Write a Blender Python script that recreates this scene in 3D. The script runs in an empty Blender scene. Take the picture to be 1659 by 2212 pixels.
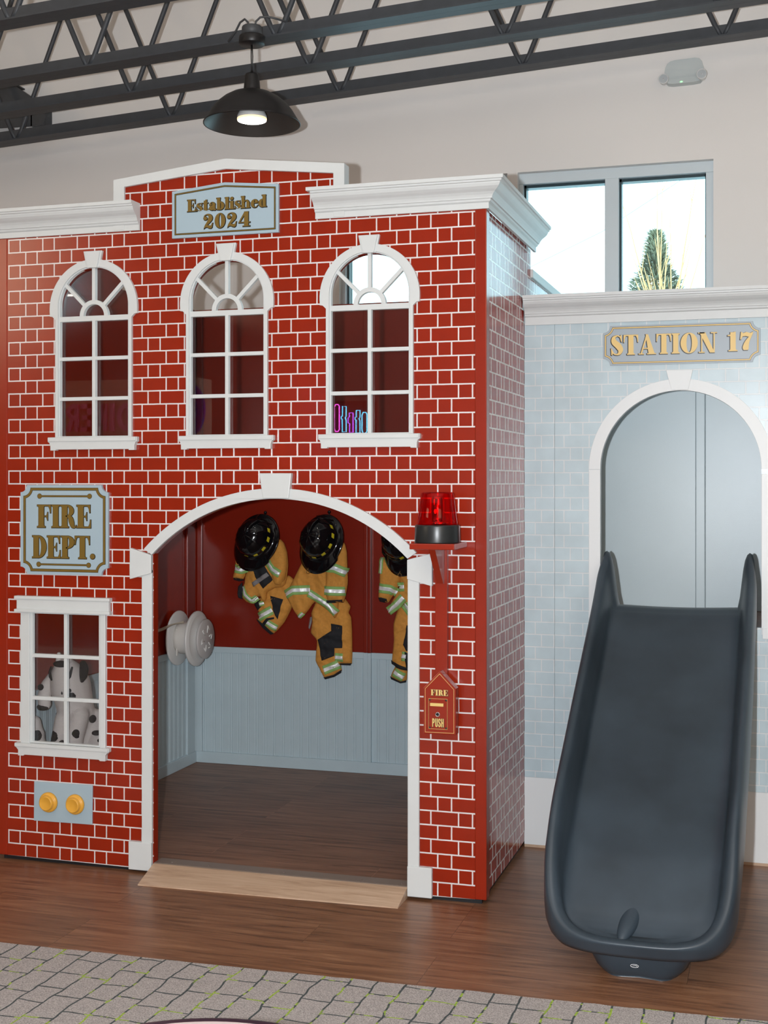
import bpy, bmesh, math, random
from mathutils import Vector, Matrix, noise
from mathutils.geometry import tessellate_polygon, delaunay_2d_cdt
random.seed(7)
PI = math.pi
SC = bpy.context.scene
COL = SC.collection

# ------------------------------------------------------------------ camera, world, lights, exposure
FPX = 2818.0
YAW = 16.98
cam_d = bpy.data.cameras.new('camera')
cam_d.sensor_fit = 'HORIZONTAL'; cam_d.sensor_width = 36.0
cam_d.lens = FPX / 1659 * 36.0
cam_d.shift_y = -(1106 - 1042) / 1659
cam_d.clip_start = 0.05; cam_d.clip_end = 200
cam = bpy.data.objects.new('camera', cam_d); COL.objects.link(cam)
cam.location = (1.0404, -4.512, 1.493)
cam.rotation_euler = (PI/2, 0, math.radians(YAW))
SC.camera = cam

SC.view_settings.view_transform = 'Standard'
SC.view_settings.look = 'None'
SC.view_settings.exposure = 0.0
SC.view_settings.gamma = 1.0
SC.view_settings.use_curve_mapping = False
SC.cycles.max_bounces = 8; SC.cycles.diffuse_bounces = 4; SC.cycles.glossy_bounces = 4
SC.cycles.transparent_max_bounces = 12
SC.cycles.sample_clamp_indirect = 4.0

W = bpy.data.worlds.new('sky'); SC.world = W; W.use_nodes = True
W.node_tree.nodes['Background'].inputs[0].default_value = (0.52, 0.86, 1.0, 1)
W.node_tree.nodes['Background'].inputs[1].default_value = 4.0

def light(name, kind, loc, energy, color=(1, 1, 1), size=0.1, size_y=None, rot=(0, 0, 0)):
    d = bpy.data.lights.new(name, kind); d.energy = energy; d.color = color
    if kind == 'AREA':
        d.size = size
        if size_y: d.shape = 'RECTANGLE'; d.size_y = size_y
    else:
        d.shadow_soft_size = size
    o = bpy.data.objects.new(name, d); COL.objects.link(o); o.location = loc; o.rotation_euler = rot
    return o
# the photographer's flash, a hand's breadth left of the lens
light('camera_flash', 'POINT', (0.887, -4.559, 1.50), 620, (0.94, 0.985, 1.03), 0.022)
# unseen warm fill lamps, added to stand in for the hall's ambient light
light('wall_fill_light', 'AREA', (3.3, -6.2, 3.5), 46, (1, 0.76, 0.53), 2.2, 1.4, (PI*0.44, 0, 0.25))
light('wall_fill_light', 'AREA', (-6.3, -5.4, 3.5), 66, (1, 0.76, 0.53), 2.2, 1.4, (PI*0.44, 0, -0.75))
light('overhead_fill_light', 'AREA', (-0.5, -5.2, 5.05), 22, (1, 0.80, 0.60), 4.5, 2.6)  # large soft overhead fill, added for ambient
# weak cool fill added behind the camera; no window stands there
light('front_fill_light', 'AREA', (2.95, -7.0, 2.3), 10, (0.93, 0.97, 1.0), 3.0, 3.2, (-PI/2, 0, PI))
# daylight portals for the windows of the back wall
for nm, x in (('window_1_daylight', 0.265), ('window_2_daylight', -0.66)):
    p = light(nm, 'AREA', (x, 1.97, 2.45), 14, (0.86, 0.95, 1.0), 0.85, 1.05, (PI/2, 0, PI))
    p.visible_camera = True
    p.data.cycles.is_portal = True

# ------------------------------------------------------------------ object helpers
def loc_of(o):
    v = Vector((0, 0, 0))
    while o is not None:
        v += o.location + o.matrix_parent_inverse.to_translation(); o = o.parent
    return v

def adopt(o, parent):
    if parent is not None:
        o.parent = parent
        o.matrix_parent_inverse = Matrix.Translation(-loc_of(parent))

def tag(o, label=None, cat=None, group=None, kind=None):
    if label: o['label'] = label
    if cat: o['category'] = cat
    if group: o['group'] = group
    if kind: o['kind'] = kind
    return o

def thing(name, label, cat, loc, group=None):
    o = bpy.data.objects.new(name, None); COL.objects.link(o); o.location = loc
    o.empty_display_size = 0.05
    return tag(o, label, cat, group)

class MB:
    def __init__(s): s.v = []; s.f = []; s.m = []; s.sm = []
    def add(s, vs, fs, mi=0, smooth=False):
        k = len(s.v); s.v += [tuple(p) for p in vs]
        for f in fs: s.f.append([i + k for i in f]); s.m.append(mi); s.sm.append(smooth)
    def box(s, x0, x1, y0, y1, z0, z1, mi=0):
        vs = [(x, y, z) for x in (x0, x1) for y in (y0, y1) for z in (z0, z1)]
        s.add(vs, [(0, 1, 3, 2), (4, 6, 7, 5), (0, 4, 5, 1), (2, 3, 7, 6), (0, 2, 6, 4), (1, 5, 7, 3)], mi)
    def prism(s, loops, y0, y1, mi=0, side_mi=None):
        """loops of (x,z): outer first, then holes; extruded from y0 (front) to y1 (back)"""
        side_mi = mi if side_mi is None else side_mi
        flat = [p for L in loops for p in L]
        tris = tessellate_polygon([[Vector((p[0], p[1], 0)) for p in L] for L in loops])
        n = len(flat)
        vs = [(p[0], y0, p[1]) for p in flat] + [(p[0], y1, p[1]) for p in flat]
        fs = []
        for t in tris:
            a, b, c = [flat[i] for i in t]
            cr = (b[0]-a[0])*(c[1]-a[1]) - (b[1]-a[1])*(c[0]-a[0])
            t = tuple(t) if cr > 0 else tuple(reversed(t))
            if y0 > y1: t = tuple(reversed(t))
            fs.append(t); fs.append(tuple(i + n for i in reversed(t)))
        k0 = len(s.v); s.add(vs, fs, mi)
        k = 0; q = []
        for li, L in enumerate(loops):
            m = len(L)
            ar = sum(L[i][0]*L[(i+1) % m][1] - L[(i+1) % m][0]*L[i][1] for i in range(m))
            ccw = (ar > 0) == (li == 0)
            for i in range(m):
                a, b = k + i, k + (i + 1) % m
                fa = (k0+b, k0+a, k0+a+n, k0+b+n) if ccw else (k0+a, k0+b, k0+b+n, k0+a+n)
                q.append(fa)
            k += m
        for f in q: s.f.append(list(f)); s.m.append(side_mi); s.sm.append(False)
    def tube(s, pts, r, seg=8, mi=0, caps=True, closed=False):
        pts = [Vector(p) for p in pts]; n = len(pts)
        rr = r if isinstance(r, (list, tuple)) else [r] * n
        rings = []; up = None
        for i, p in enumerate(pts):
            if closed: t = (pts[(i+1) % n] - pts[i-1]).normalized()
            else: t = (pts[min(i+1, n-1)] - pts[max(i-1, 0)]).normalized()
            if up is None: up = Vector((0, 0, 1)) if abs(t.z) < 0.9 else Vector((0, 1, 0))
            a = t.cross(up).normalized(); up = a.cross(t).normalized()
            rings.append([p + (a*math.cos(2*PI*j/seg) + up*math.sin(2*PI*j/seg))*rr[i] for j in range(seg)])
        vs = [v for R in rings for v in R]; fs = []
        for i in range(n if closed else n - 1):
            for j in range(seg):
                a = i*seg + j; b = i*seg + (j+1) % seg; c = ((i+1) % n)*seg
                fs.append((a, b, c + (j+1) % seg, c + j))
        s.add(vs, fs, mi, True)
        if caps and not closed:
            k = len(s.v) - len(vs)
            s.f.append([k + j for j in reversed(range(seg))]); s.m.append(mi); s.sm.append(False)
            s.f.append([k + (n-1)*seg + j for j in range(seg)]); s.m.append(mi); s.sm.append(False)
    def lathe(s, prof, c, axis='z', seg=40, mi=0, smooth=True):
        """prof: list of (r, h) along the axis from c"""
        vs = []; fs = []; n = len(prof)
        for r, h in prof:
            for j in range(seg):
                a = 2*PI*j/seg; u, w = r*math.cos(a), r*math.sin(a)
                if axis == 'z': vs.append((c[0]+u, c[1]+w, c[2]+h))
                elif axis == 'x': vs.append((c[0]+h, c[1]+u, c[2]+w))
                else: vs.append((c[0]-u, c[1]+h, c[2]+w))
        for i in range(n - 1):
            for j in range(seg):
                a = i*seg+j; b = i*seg+(j+1) % seg
                fs.append((a, b, b+seg, a+seg))
        s.add(vs, fs, mi, smooth)
        k = len(s.v) - len(vs)
        if prof[0][0] > 1e-5: s.f.append([k+j for j in reversed(range(seg))]); s.m.append(mi); s.sm.append(False)
        if prof[-1][0] > 1e-5: s.f.append([k+(n-1)*seg+j for j in range(seg)]); s.m.append(mi); s.sm.append(False)
    def sphere(s, c, r, rot=None, seg=20, rings=12, mi=0):
        r = r if isinstance(r, (tuple, list)) else (r, r, r)
        vs = []; fs = []
        for i in range(rings + 1):
            th = PI*i/rings
            for j in range(seg):
                ph = 2*PI*j/seg
                v = Vector((r[0]*math.sin(th)*math.cos(ph), r[1]*math.sin(th)*math.sin(ph), r[2]*math.cos(th)))
                if rot is not None: v = rot @ v
                vs.append(v + Vector(c))
        for i in range(rings):
            for j in range(seg):
                a = i*seg+j; b = i*seg+(j+1) % seg
                fs.append((a, a+seg, b+seg, b))
        s.add(vs, fs, mi, True)
    def obj(s, name, mats, parent=None, bevel=0.0, auto=False, seg=2):
        me = bpy.data.meshes.new(name); me.from_pydata(s.v, [], s.f)
        for m in (mats if isinstance(mats, (list, tuple)) else [mats]): me.materials.append(m)
        me.polygons.foreach_set('material_index', s.m)
        me.polygons.foreach_set('use_smooth', s.sm)
        me.validate(); me.update()
        o = bpy.data.objects.new(name, me); COL.objects.link(o)
        adopt(o, parent)
        if bevel:
            b = o.modifiers.new('bevel', 'BEVEL'); b.width = bevel; b.segments = seg
            b.limit_method = 'ANGLE'; b.angle_limit = math.radians(50)
        return o

def box_obj(name, mats, dims, parent=None, bevel=0.0):
    m = MB(); m.box(*dims); return m.obj(name, mats, parent, bevel)

def arc(cx, cz, r, a0, a1, n, rz=None):
    rz = r if rz is None else rz
    return [(cx + r*math.cos(math.radians(a0+(a1-a0)*i/n)), cz + rz*math.sin(math.radians(a0+(a1-a0)*i/n))) for i in range(n+1)]

def sweep(mb, prof, path, outs, mi=0, smooth=False):
    """prof: (out, z); path: xy points; outs: xy outward (mitred) vectors per path point"""
    vs = []; n = len(prof)
    for (x, y), (ox, oy) in zip(path, outs):
        for o, z in prof: vs.append((x+ox*o, y+oy*o, z))
    fs = []
    for i in range(len(path)-1):
        for j in range(n-1):
            a = i*n+j; fs.append((a, a+n, a+n+1, a+1))
    mb.add(vs, fs, mi, smooth)
    k = len(mb.v)-len(vs)
    mb.f.append([k+j for j in range(n)]); mb.m.append(mi); mb.sm.append(False)
    mb.f.append([k+(len(path)-1)*n+j for j in reversed(range(n))]); mb.m.append(mi); mb.sm.append(False)

# ------------------------------------------------------------------ materials
def nodes(name):
    m = bpy.data.materials.new(name); m.use_nodes = True
    nt = m.node_tree; return m, nt, nt.nodes['Principled BSDF']

def mat(name, col, rough=0.5, metal=0.0, spec=0.5, nscale=0, namt=0.0, bump=0.0, bscale=200, stretch=None):
    m, nt, b = nodes(name)
    b.inputs['Base Color'].default_value = (*col, 1); b.inputs['Roughness'].default_value = rough
    b.inputs['Metallic'].default_value = metal; b.inputs['Specular IOR Level'].default_value = spec
    tc = nt.nodes.new('ShaderNodeTexCoord'); vec = tc.outputs['Object']
    if stretch:
        mp = nt.nodes.new('ShaderNodeMapping'); mp.inputs['Scale'].default_value = stretch
        nt.links.new(vec, mp.inputs[0]); vec = mp.outputs[0]
    if namt:
        n = nt.nodes.new('ShaderNodeTexNoise'); n.inputs['Scale'].default_value = nscale; n.inputs['Detail'].default_value = 5
        nt.links.new(vec, n.inputs['Vector'])
        mr = nt.nodes.new('ShaderNodeMapRange'); mr.inputs[1].default_value = 0.25; mr.inputs[2].default_value = 0.75
        mr.inputs[3].default_value = 1-namt; mr.inputs[4].default_value = 1+namt
        nt.links.new(n.outputs[0], mr.inputs[0])
        mx = nt.nodes.new('ShaderNodeVectorMath'); mx.operation = 'SCALE'; mx.inputs[0].default_value = col
        nt.links.new(mr.outputs[0], mx.inputs['Scale']); nt.links.new(mx.outputs[0], b.inputs['Base Color'])
    if bump:
        n = nt.nodes.new('ShaderNodeTexNoise'); n.inputs['Scale'].default_value = bscale; n.inputs['Detail'].default_value = 3
        nt.links.new(vec, n.inputs['Vector'])
        bp = nt.nodes.new('ShaderNodeBump'); bp.inputs['Strength'].default_value = bump; bp.inputs['Distance'].default_value = 0.002
        nt.links.new(n.outputs[0], bp.inputs['Height']); nt.links.new(bp.outputs[0], b.inputs['Normal'])
    return m

def emit(name, col, s):
    m, nt, b = nodes(name)
    b.inputs['Base Color'].default_value = (*col, 1)
    b.inputs['Emission Color'].default_value = (*col, 1); b.inputs['Emission Strength'].default_value = s
    return m

def thin_glass(name, tint=(1, 1, 1), fac=1.0, rough=0.0):
    m = bpy.data.materials.new(name); m.use_nodes = True; nt = m.node_tree; nt.nodes.clear()
    out = nt.nodes.new('ShaderNodeOutputMaterial'); mx = nt.nodes.new('ShaderNodeMixShader')
    tr = nt.nodes.new('ShaderNodeBsdfTransparent'); tr.inputs[0].default_value = (*tint, 1)
    gl = nt.nodes.new('ShaderNodeBsdfGlossy'); gl.inputs['Roughness'].default_value = rough
    fr = nt.nodes.new('ShaderNodeFresnel'); fr.inputs[0].default_value = 1.5
    mu = nt.nodes.new('ShaderNodeMath'); mu.operation = 'MULTIPLY'; mu.inputs[1].default_value = fac; mu.use_clamp = True
    nt.links.new(fr.outputs[0], mu.inputs[0]); nt.links.new(mu.outputs[0], mx.inputs[0])
    nt.links.new(tr.outputs[0], mx.inputs[1]); nt.links.new(gl.outputs[0], mx.inputs[2]); nt.links.new(mx.outputs[0], out.inputs[0])
    return m

def mth(nt, op, a, b=None, clamp=False):
    n = nt.nodes.new('ShaderNodeMath'); n.operation = op; n.use_clamp = clamp
    for i, v in enumerate((a, b)):
        if v is None: continue
        if isinstance(v, (int, float)): n.inputs[i].default_value = v
        else: nt.links.new(v, n.inputs[i])
    return n.outputs[0]

def brick_mat(name, brick, mortar, axis, u0, z0, lo=None, hi=None, zlo=-1, zhi=99, rough=0.2, vw=0.0, spec=0.5, mw=0.0050, P=0.15265, dirt=0.0):
    """painted running pattern: long and short bricks alternating, half a period shifted per row"""
    m, nt, b = nodes(name)
    tc = nt.nodes.new('ShaderNodeTexCoord'); sp = nt.nodes.new('ShaderNodeSeparateXYZ')
    nt.links.new(tc.outputs['Object'], sp.inputs[0])
    u = sp.outputs[axis]; z = sp.outputs[2]; H = 0.0508
    wob = nt.nodes.new('ShaderNodeTexNoise'); wob.inputs['Scale'].default_value = 30; nt.links.new(tc.outputs['Object'], wob.inputs['Vector'])
    wv = mth(nt, 'MULTIPLY', mth(nt, 'SUBTRACT', wob.outputs[0], 0.5), 0.0012)
    zz = mth(nt, 'ADD', mth(nt, 'SUBTRACT', z, z0), wv)
    row = mth(nt, 'FLOOR', mth(nt, 'DIVIDE', zz, H))
    fz = mth(nt, 'SUBTRACT', zz, mth(nt, 'MULTIPLY', row, H))
    dz = mth(nt, 'MINIMUM', fz, mth(nt, 'SUBTRACT', H, fz))
    odd = mth(nt, 'FLOORED_MODULO', row, 2.0)
    uu = mth(nt, 'ADD', mth(nt, 'SUBTRACT', u, u0), wv)
    us = mth(nt, 'SUBTRACT', uu, mth(nt, 'MULTIPLY', odd, P/2))
    um = mth(nt, 'FLOORED_MODULO', us, P)
    d1 = mth(nt, 'MINIMUM', um, mth(nt, 'SUBTRACT', P, um))
    d2 = mth(nt, 'ABSOLUTE', mth(nt, 'SUBTRACT', um, P/3))
    du = mth(nt, 'SUBTRACT', mth(nt, 'MINIMUM', d1, d2), vw/2)
    d = mth(nt, 'MINIMUM', du, dz)
    mask = nt.nodes.new('ShaderNodeMapRange'); mask.inputs[1].default_value = mw/2 - 0.0004; mask.inputs[2].default_value = mw/2 + 0.0004
    mask.inputs[3].default_value = 1; mask.inputs[4].default_value = 0; nt.links.new(d, mask.inputs[0])
    mk = mask.outputs[0]
    def keep(mk, a, op, v):
        return mth(nt, 'MULTIPLY', mk, mth(nt, op, a, v))
    if lo is not None: mk = keep(mk, u, 'GREATER_THAN', lo)
    if hi is not None: mk = keep(mk, u, 'LESS_THAN', hi)
    mk = keep(mk, z, 'GREATER_THAN', zlo); mk = keep(mk, z, 'LESS_THAN', zhi)
    mix = nt.nodes.new('ShaderNodeMix'); mix.data_type = 'RGBA'
    nt.links.new(mk, mix.inputs[0]); mix.inputs[6].default_value = (*brick, 1); mix.inputs[7].default_value = (*mortar, 1)
    n2 = nt.nodes.new('ShaderNodeTexNoise'); n2.inputs['Scale'].default_value = 9; n2.inputs['Detail'].default_value = 6
    nt.links.new(tc.outputs['Object'], n2.inputs['Vector'])
    mr = nt.nodes.new('ShaderNodeMapRange'); mr.inputs[1].default_value = 0.3; mr.inputs[2].default_value = 0.7; mr.inputs[3].default_value = 0.93; mr.inputs[4].default_value = 1.07
    nt.links.new(n2.outputs[0], mr.inputs[0])
    sc = nt.nodes.new('ShaderNodeVectorMath'); sc.operation = 'SCALE'; nt.links.new(mix.outputs[2], sc.inputs[0]); nt.links.new(mr.outputs[0], sc.inputs['Scale'])
    nt.links.new(sc.outputs[0], b.inputs['Base Color'])
    b.inputs['Roughness'].default_value = rough; b.inputs['Specular IOR Level'].default_value = spec
    bp = nt.nodes.new('ShaderNodeBump'); bp.inputs['Strength'].default_value = 0.35; bp.inputs['Distance'].default_value = 0.0015; bp.invert = True
    nt.links.new(mk, bp.inputs['Height'])
    n3 = nt.nodes.new('ShaderNodeTexNoise'); n3.inputs['Scale'].default_value = 260; nt.links.new(tc.outputs['Object'], n3.inputs['Vector'])
    bp2 = nt.nodes.new('ShaderNodeBump'); bp2.inputs['Strength'].default_value = 0.06; bp2.inputs['Distance'].default_value = 0.001
    nt.links.new(n3.outputs[0], bp2.inputs['Height']); nt.links.new(bp.outputs[0], bp2.inputs['Normal']); nt.links.new(bp2.outputs[0], b.inputs['Normal'])
    return m

RED = (0.262, 0.017, 0.004)
M = {}
M['red'] = mat('red_gloss_paint', RED, 0.22, nscale=12, namt=0.06, bump=0.08, bscale=260)
M['red_shaded'] = mat('shaded_red_paint', (0.19, 0.011, 0.003), 0.28, nscale=8, namt=0.05)  # same red paint, darkened to put the inner shade into the colour
M['brick_front'] = brick_mat('red_brick_front', RED, (0.70, 0.655, 0.645), 0, -1.8921, 0.0648, lo=-1.8950, hi=0.0006)
M['brick_side'] = brick_mat('red_brick_side', (0.33, 0.020, 0.010), (0.80, 0.76, 0.72), 1, 0.085, 0.0648, lo=0.078, rough=0.12, vw=0.007, mw=0.0055, spec=0.12)
GB = (0.46, 0.56, 0.60)
M['brick_grey'] = brick_mat('pale_grey_brick', GB, (0.62, 0.65, 0.66), 0, 0.2178, 2.0912-36*0.0508, zlo=0.287, rough=0.30, mw=0.0042, P=0.1524)
M['brick_grey2'] = brick_mat('pale_grey_brick_narrow', GB, (0.62, 0.65, 0.66), 0, 0.0238, 2.0912-36*0.0508, zlo=0.287, rough=0.30, mw=0.0042, P=0.1524)
M['white'] = mat('white_trim_paint', (0.60, 0.622, 0.62), 0.42, nscale=14, namt=0.02)
M['white_flat'] = mat('white_baseboard_paint', (0.70, 0.72, 0.72), 0.4)
M['grey_panel'] = mat('pale_grey_laminate', (0.46, 0.54, 0.57), 0.32, nscale=2.5, namt=0.05, bump=0.1, bscale=300)
M['wainscot'] = mat('blue_grey_wainscot_paint', (0.46, 0.565, 0.61), 0.38, nscale=10, namt=0.03)
M['sign_blue'] = mat('pale_blue_sign_paint', (0.35, 0.455, 0.52), 0.3)
M['sign_grey'] = mat('slate_grey_sign_paint', (0.33, 0.38, 0.42), 0.35)
M['gold'] = mat('bronze_gold_vinyl', (0.17, 0.105, 0.020), 0.3)
M['gold_yellow'] = mat('yellow_gold_vinyl', (0.72, 0.50, 0.17), 0.4)  # yellower gold for the number sign and call box
M['black'] = mat('black_vinyl', (0.008, 0.008, 0.007), 0.3)
M['yellow'] = mat('yellow_push_button_plastic', (0.72, 0.36, 0.045), 0.3)
M['plinth'] = mat('black_plinth_paint', (0.006, 0.007, 0.009), 0.5)
M['slide'] = mat('charcoal_blue_polyethylene', (0.034, 0.048, 0.062), 0.36, nscale=4, namt=0.36, stretch=(1, 1, 0.7))
M['black_metal'] = mat('matte_black_metal', (0.010, 0.009, 0.009), 0.42)
M['steel'] = mat('dark_grey_painted_steel', (0.040, 0.045, 0.052), 0.5, nscale=20, namt=0.15)
M['box_grey'] = mat('grey_junction_box', (0.06, 0.062, 0.065), 0.5)
M['wall'] = mat('warm_grey_wall_paint', (0.815, 0.79, 0.76), 0.6, nscale=1.2, namt=0.02, bump=0.05, bscale=400)
M['far_wall'] = mat('far_wall_paint', (0.16, 0.15, 0.14), 0.6)
M['alu'] = mat('clear_anodised_aluminium', (0.62, 0.70, 0.74), 0.4)
M['gasket'] = mat('dark_rubber_gasket', (0.010, 0.035, 0.045), 0.4)
M['glass'] = thin_glass('clear_glass', (0.97, 0.99, 0.98))
M['acrylic'] = thin_glass('clear_acrylic_pane', (0.93, 0.93, 0.93), 1.0, 0.005)
M['reddome'] = thin_glass('red_translucent_plastic', (1.0, 0.03, 0.03), 0.45, 0.03)
M['chrome'] = mat('chrome_reflector', (0.8, 0.75, 0.8), 0.12, metal=1)
M['beacon_black'] = mat('satin_black_plastic', (0.018, 0.020, 0.020), 0.32)
M['hel'] = mat('gloss_black_helmet_plastic', (0.004, 0.004, 0.005), 0.10)
M['hel_y'] = mat('yellow_helmet_sticker', (0.62, 0.52, 0.02), 0.4)
M['tan'] = mat('tan_orange_canvas', (0.62, 0.27, 0.045), 0.85, nscale=90, namt=0.10, bump=0.25, bscale=900)
M['lime'] = mat('lime_green_tape', (0.26, 0.45, 0.13), 0.7)
M['silver'] = mat('silver_reflective_tape', (1.0, 1.0, 1.0), 0.5, metal=0.35, spec=1.0)
M['blk_cloth'] = mat('black_canvas', (0.010, 0.010, 0.013), 0.8, bump=0.3, bscale=500)
M['strap'] = mat('grey_webbing', (0.22, 0.20, 0.20), 0.7)
M['brass'] = mat('brass_clip', (0.5, 0.32, 0.12), 0.3, metal=1)
M['hose'] = mat('off_white_reel_plastic', (0.66, 0.65, 0.63), 0.35)
M['hose_face'] = mat('light_grey_reel_face', (0.50, 0.48, 0.47), 0.45)
M['fabric_hose'] = mat('off_white_hose_fabric', (0.62, 0.59, 0.55), 0.8, bump=0.3, bscale=300)
M['tape'] = mat('beige_strap_webbing', (0.42, 0.36, 0.28), 0.7)
M['pinktop'] = mat('pale_pink_laminate', (0.75, 0.62, 0.60), 0.3)
M['edge'] = mat('dark_plum_table_edge', (0.035, 0.014, 0.030), 0.35)
M['em_white'] = mat('white_light_housing', (0.54, 0.585, 0.58), 0.4)
M['em_glass'] = mat('lamp_head_reflector', (0.48, 0.51, 0.52), 0.15)
M['pipe'] = mat('white_plastic', (0.75, 0.75, 0.73), 0.4)
M['bark'] = mat('sunlit_bare_twigs', (0.80, 0.44, 0.20), 0.8)
M['leaf'] = mat('conifer_green', (0.21, 0.20, 0.13), 0.8, nscale=2.2, namt=0.6)
M['lining'] = mat('dark_grey_shade_lining', (0.055, 0.048, 0.042), 0.4)
M['bulb'] = emit('lit_bulb_face', (1.0, 0.93, 0.82), 14)
M['bulb_rim'] = emit('lit_bulb_rim', (1.0, 0.72, 0.42), 1.2)
M['green_led'] = emit('green_indicator_lamp', (0.25, 1.0, 0.3), 2.0)
M['red_bulb'] = emit('red_beacon_filament', (1.0, 0.05, 0.03), 1.0)

def wood_mat(name, a, b_, c, scale, rough, plank_w, plank_l, ang=0.0, seam=0.55):
    m, nt, b = nodes(name)
    tc = nt.nodes.new('ShaderNodeTexCoord'); mp = nt.nodes.new('ShaderNodeMapping'); mp.inputs['Rotation'].default_value = (0, 0, ang)
    nt.links.new(tc.outputs['Object'], mp.inputs[0])
    br = nt.nodes.new('ShaderNodeTexBrick'); br.inputs['Scale'].default_value = 1.0
    br.inputs['Brick Width'].default_value = plank_l; br.inputs['Row Height'].default_value = plank_w
    br.inputs['Mortar Size'].default_value = 0.0009; br.inputs['Mortar Smooth'].default_value = 0.0
    br.offset = 0.37; br.offset_frequency = 3; br.inputs['Bias'].default_value = 0.0
    br.inputs['Color1'].default_value = (0, 0, 0, 1); br.inputs['Color2'].default_value = (1, 1, 1, 1); br.inputs['Mortar'].default_value = (0.5, 0.5, 0.5, 1)
    nt.links.new(mp.outputs[0], br.inputs['Vector'])
    # per plank offset of the grain
    off = nt.nodes.new('ShaderNodeVectorMath'); off.operation = 'MULTIPLY_ADD'
    nt.links.new(br.outputs['Color'], off.inputs[0]); off.inputs[1].default_value = (7.3, 3.1, 0); nt.links.new(mp.outputs[0], off.inputs[2])
    m1 = nt.nodes.new('ShaderNodeMapping'); m1.inputs['Scale'].default_value = (1.3, 16, 1); nt.links.new(off.outputs[0], m1.inputs[0])
    n1 = nt.nodes.new('ShaderNodeTexNoise'); n1.inputs['Scale'].default_value = scale; n1.inputs['Detail'].default_value = 7; n1.inputs['Distortion'].default_value = 0.8; n1.inputs['Roughness'].default_value = 0.6
    nt.links.new(m1.outputs[0], n1.inputs['Vector'])
    m2 = nt.nodes.new('ShaderNodeMapping'); m2.inputs['Scale'].default_value = (4, 120, 1); nt.links.new(off.outputs[0], m2.inputs[0])
    n2 = nt.nodes.new('ShaderNodeTexNoise'); n2.inputs['Scale'].default_value = scale; n2.inputs['Detail'].default_value = 3
    nt.links.new(m2.outputs[0], n2.inputs['Vector'])
    s = mth(nt, 'ADD', mth(nt, 'MULTIPLY', n1.outputs[0], 0.75), mth(nt, 'MULTIPLY', n2.outputs[0], 0.25))
    cr = nt.nodes.new('ShaderNodeValToRGB'); e = cr.color_ramp.elements
    e[0].position = 0.33; e[0].color = (*c, 1); e[1].position = 0.66; e[1].color = (*b_, 1)
    k = cr.color_ramp.elements.new(0.48); k.color = (*a, 1)
    nt.links.new(s, cr.inputs[0])
    tone = nt.nodes.new('ShaderNodeMapRange'); tone.inputs[3].default_value = 0.88; tone.inputs[4].default_value = 1.12
    sepc = nt.nodes.new('ShaderNodeSeparateColor'); nt.links.new(br.outputs['Color'], sepc.inputs[0]); nt.links.new(sepc.outputs[0], tone.inputs[0])
    seamf = mth(nt, 'SUBTRACT', 1.0, mth(nt, 'MULTIPLY', br.outputs['Fac'], seam))
    t2 = mth(nt, 'MULTIPLY', tone.outputs[0], seamf)
    sc = nt.nodes.new('ShaderNodeVectorMath'); sc.operation = 'SCALE'; nt.links.new(cr.outputs[0], sc.inputs[0]); nt.links.new(t2, sc.inputs['Scale'])
    nt.links.new(sc.outputs[0], b.inputs['Base Color']); b.inputs['Roughness'].default_value = rough
    bp = nt.nodes.new('ShaderNodeBump'); bp.inputs['Strength'].default_value = 0.12; bp.inputs['Distance'].default_value = 0.001
    nt.links.new(n2.outputs[0], bp.inputs['Height']); nt.links.new(bp.outputs[0], b.inputs['Normal'])
    return m
M['floor'] = wood_mat('brown_wood_plank_floor', (0.20, 0.088, 0.042), (0.29, 0.145, 0.075), (0.075, 0.032, 0.015), 2.2, 0.36, 0.18, 1.22)
M['deck'] = wood_mat('dark_brown_play_floor', (0.19, 0.090, 0.052), (0.28, 0.145, 0.09), (0.075, 0.036, 0.022), 2.2, 0.45, 0.18, 1.1, seam=-0.5)
M['ramp'] = wood_mat('light_oak_ramp_laminate', (0.50, 0.345, 0.235), (0.58, 0.42, 0.30), (0.36, 0.23, 0.15), 2.5, 0.4, 0.9, 3.0)
M['platform'] = wood_mat('brown_platform_wood', (0.20, 0.12, 0.09), (0.28, 0.17, 0.13), (0.10, 0.06, 0.045), 2.5, 0.35, 0.18, 1.2)

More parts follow.
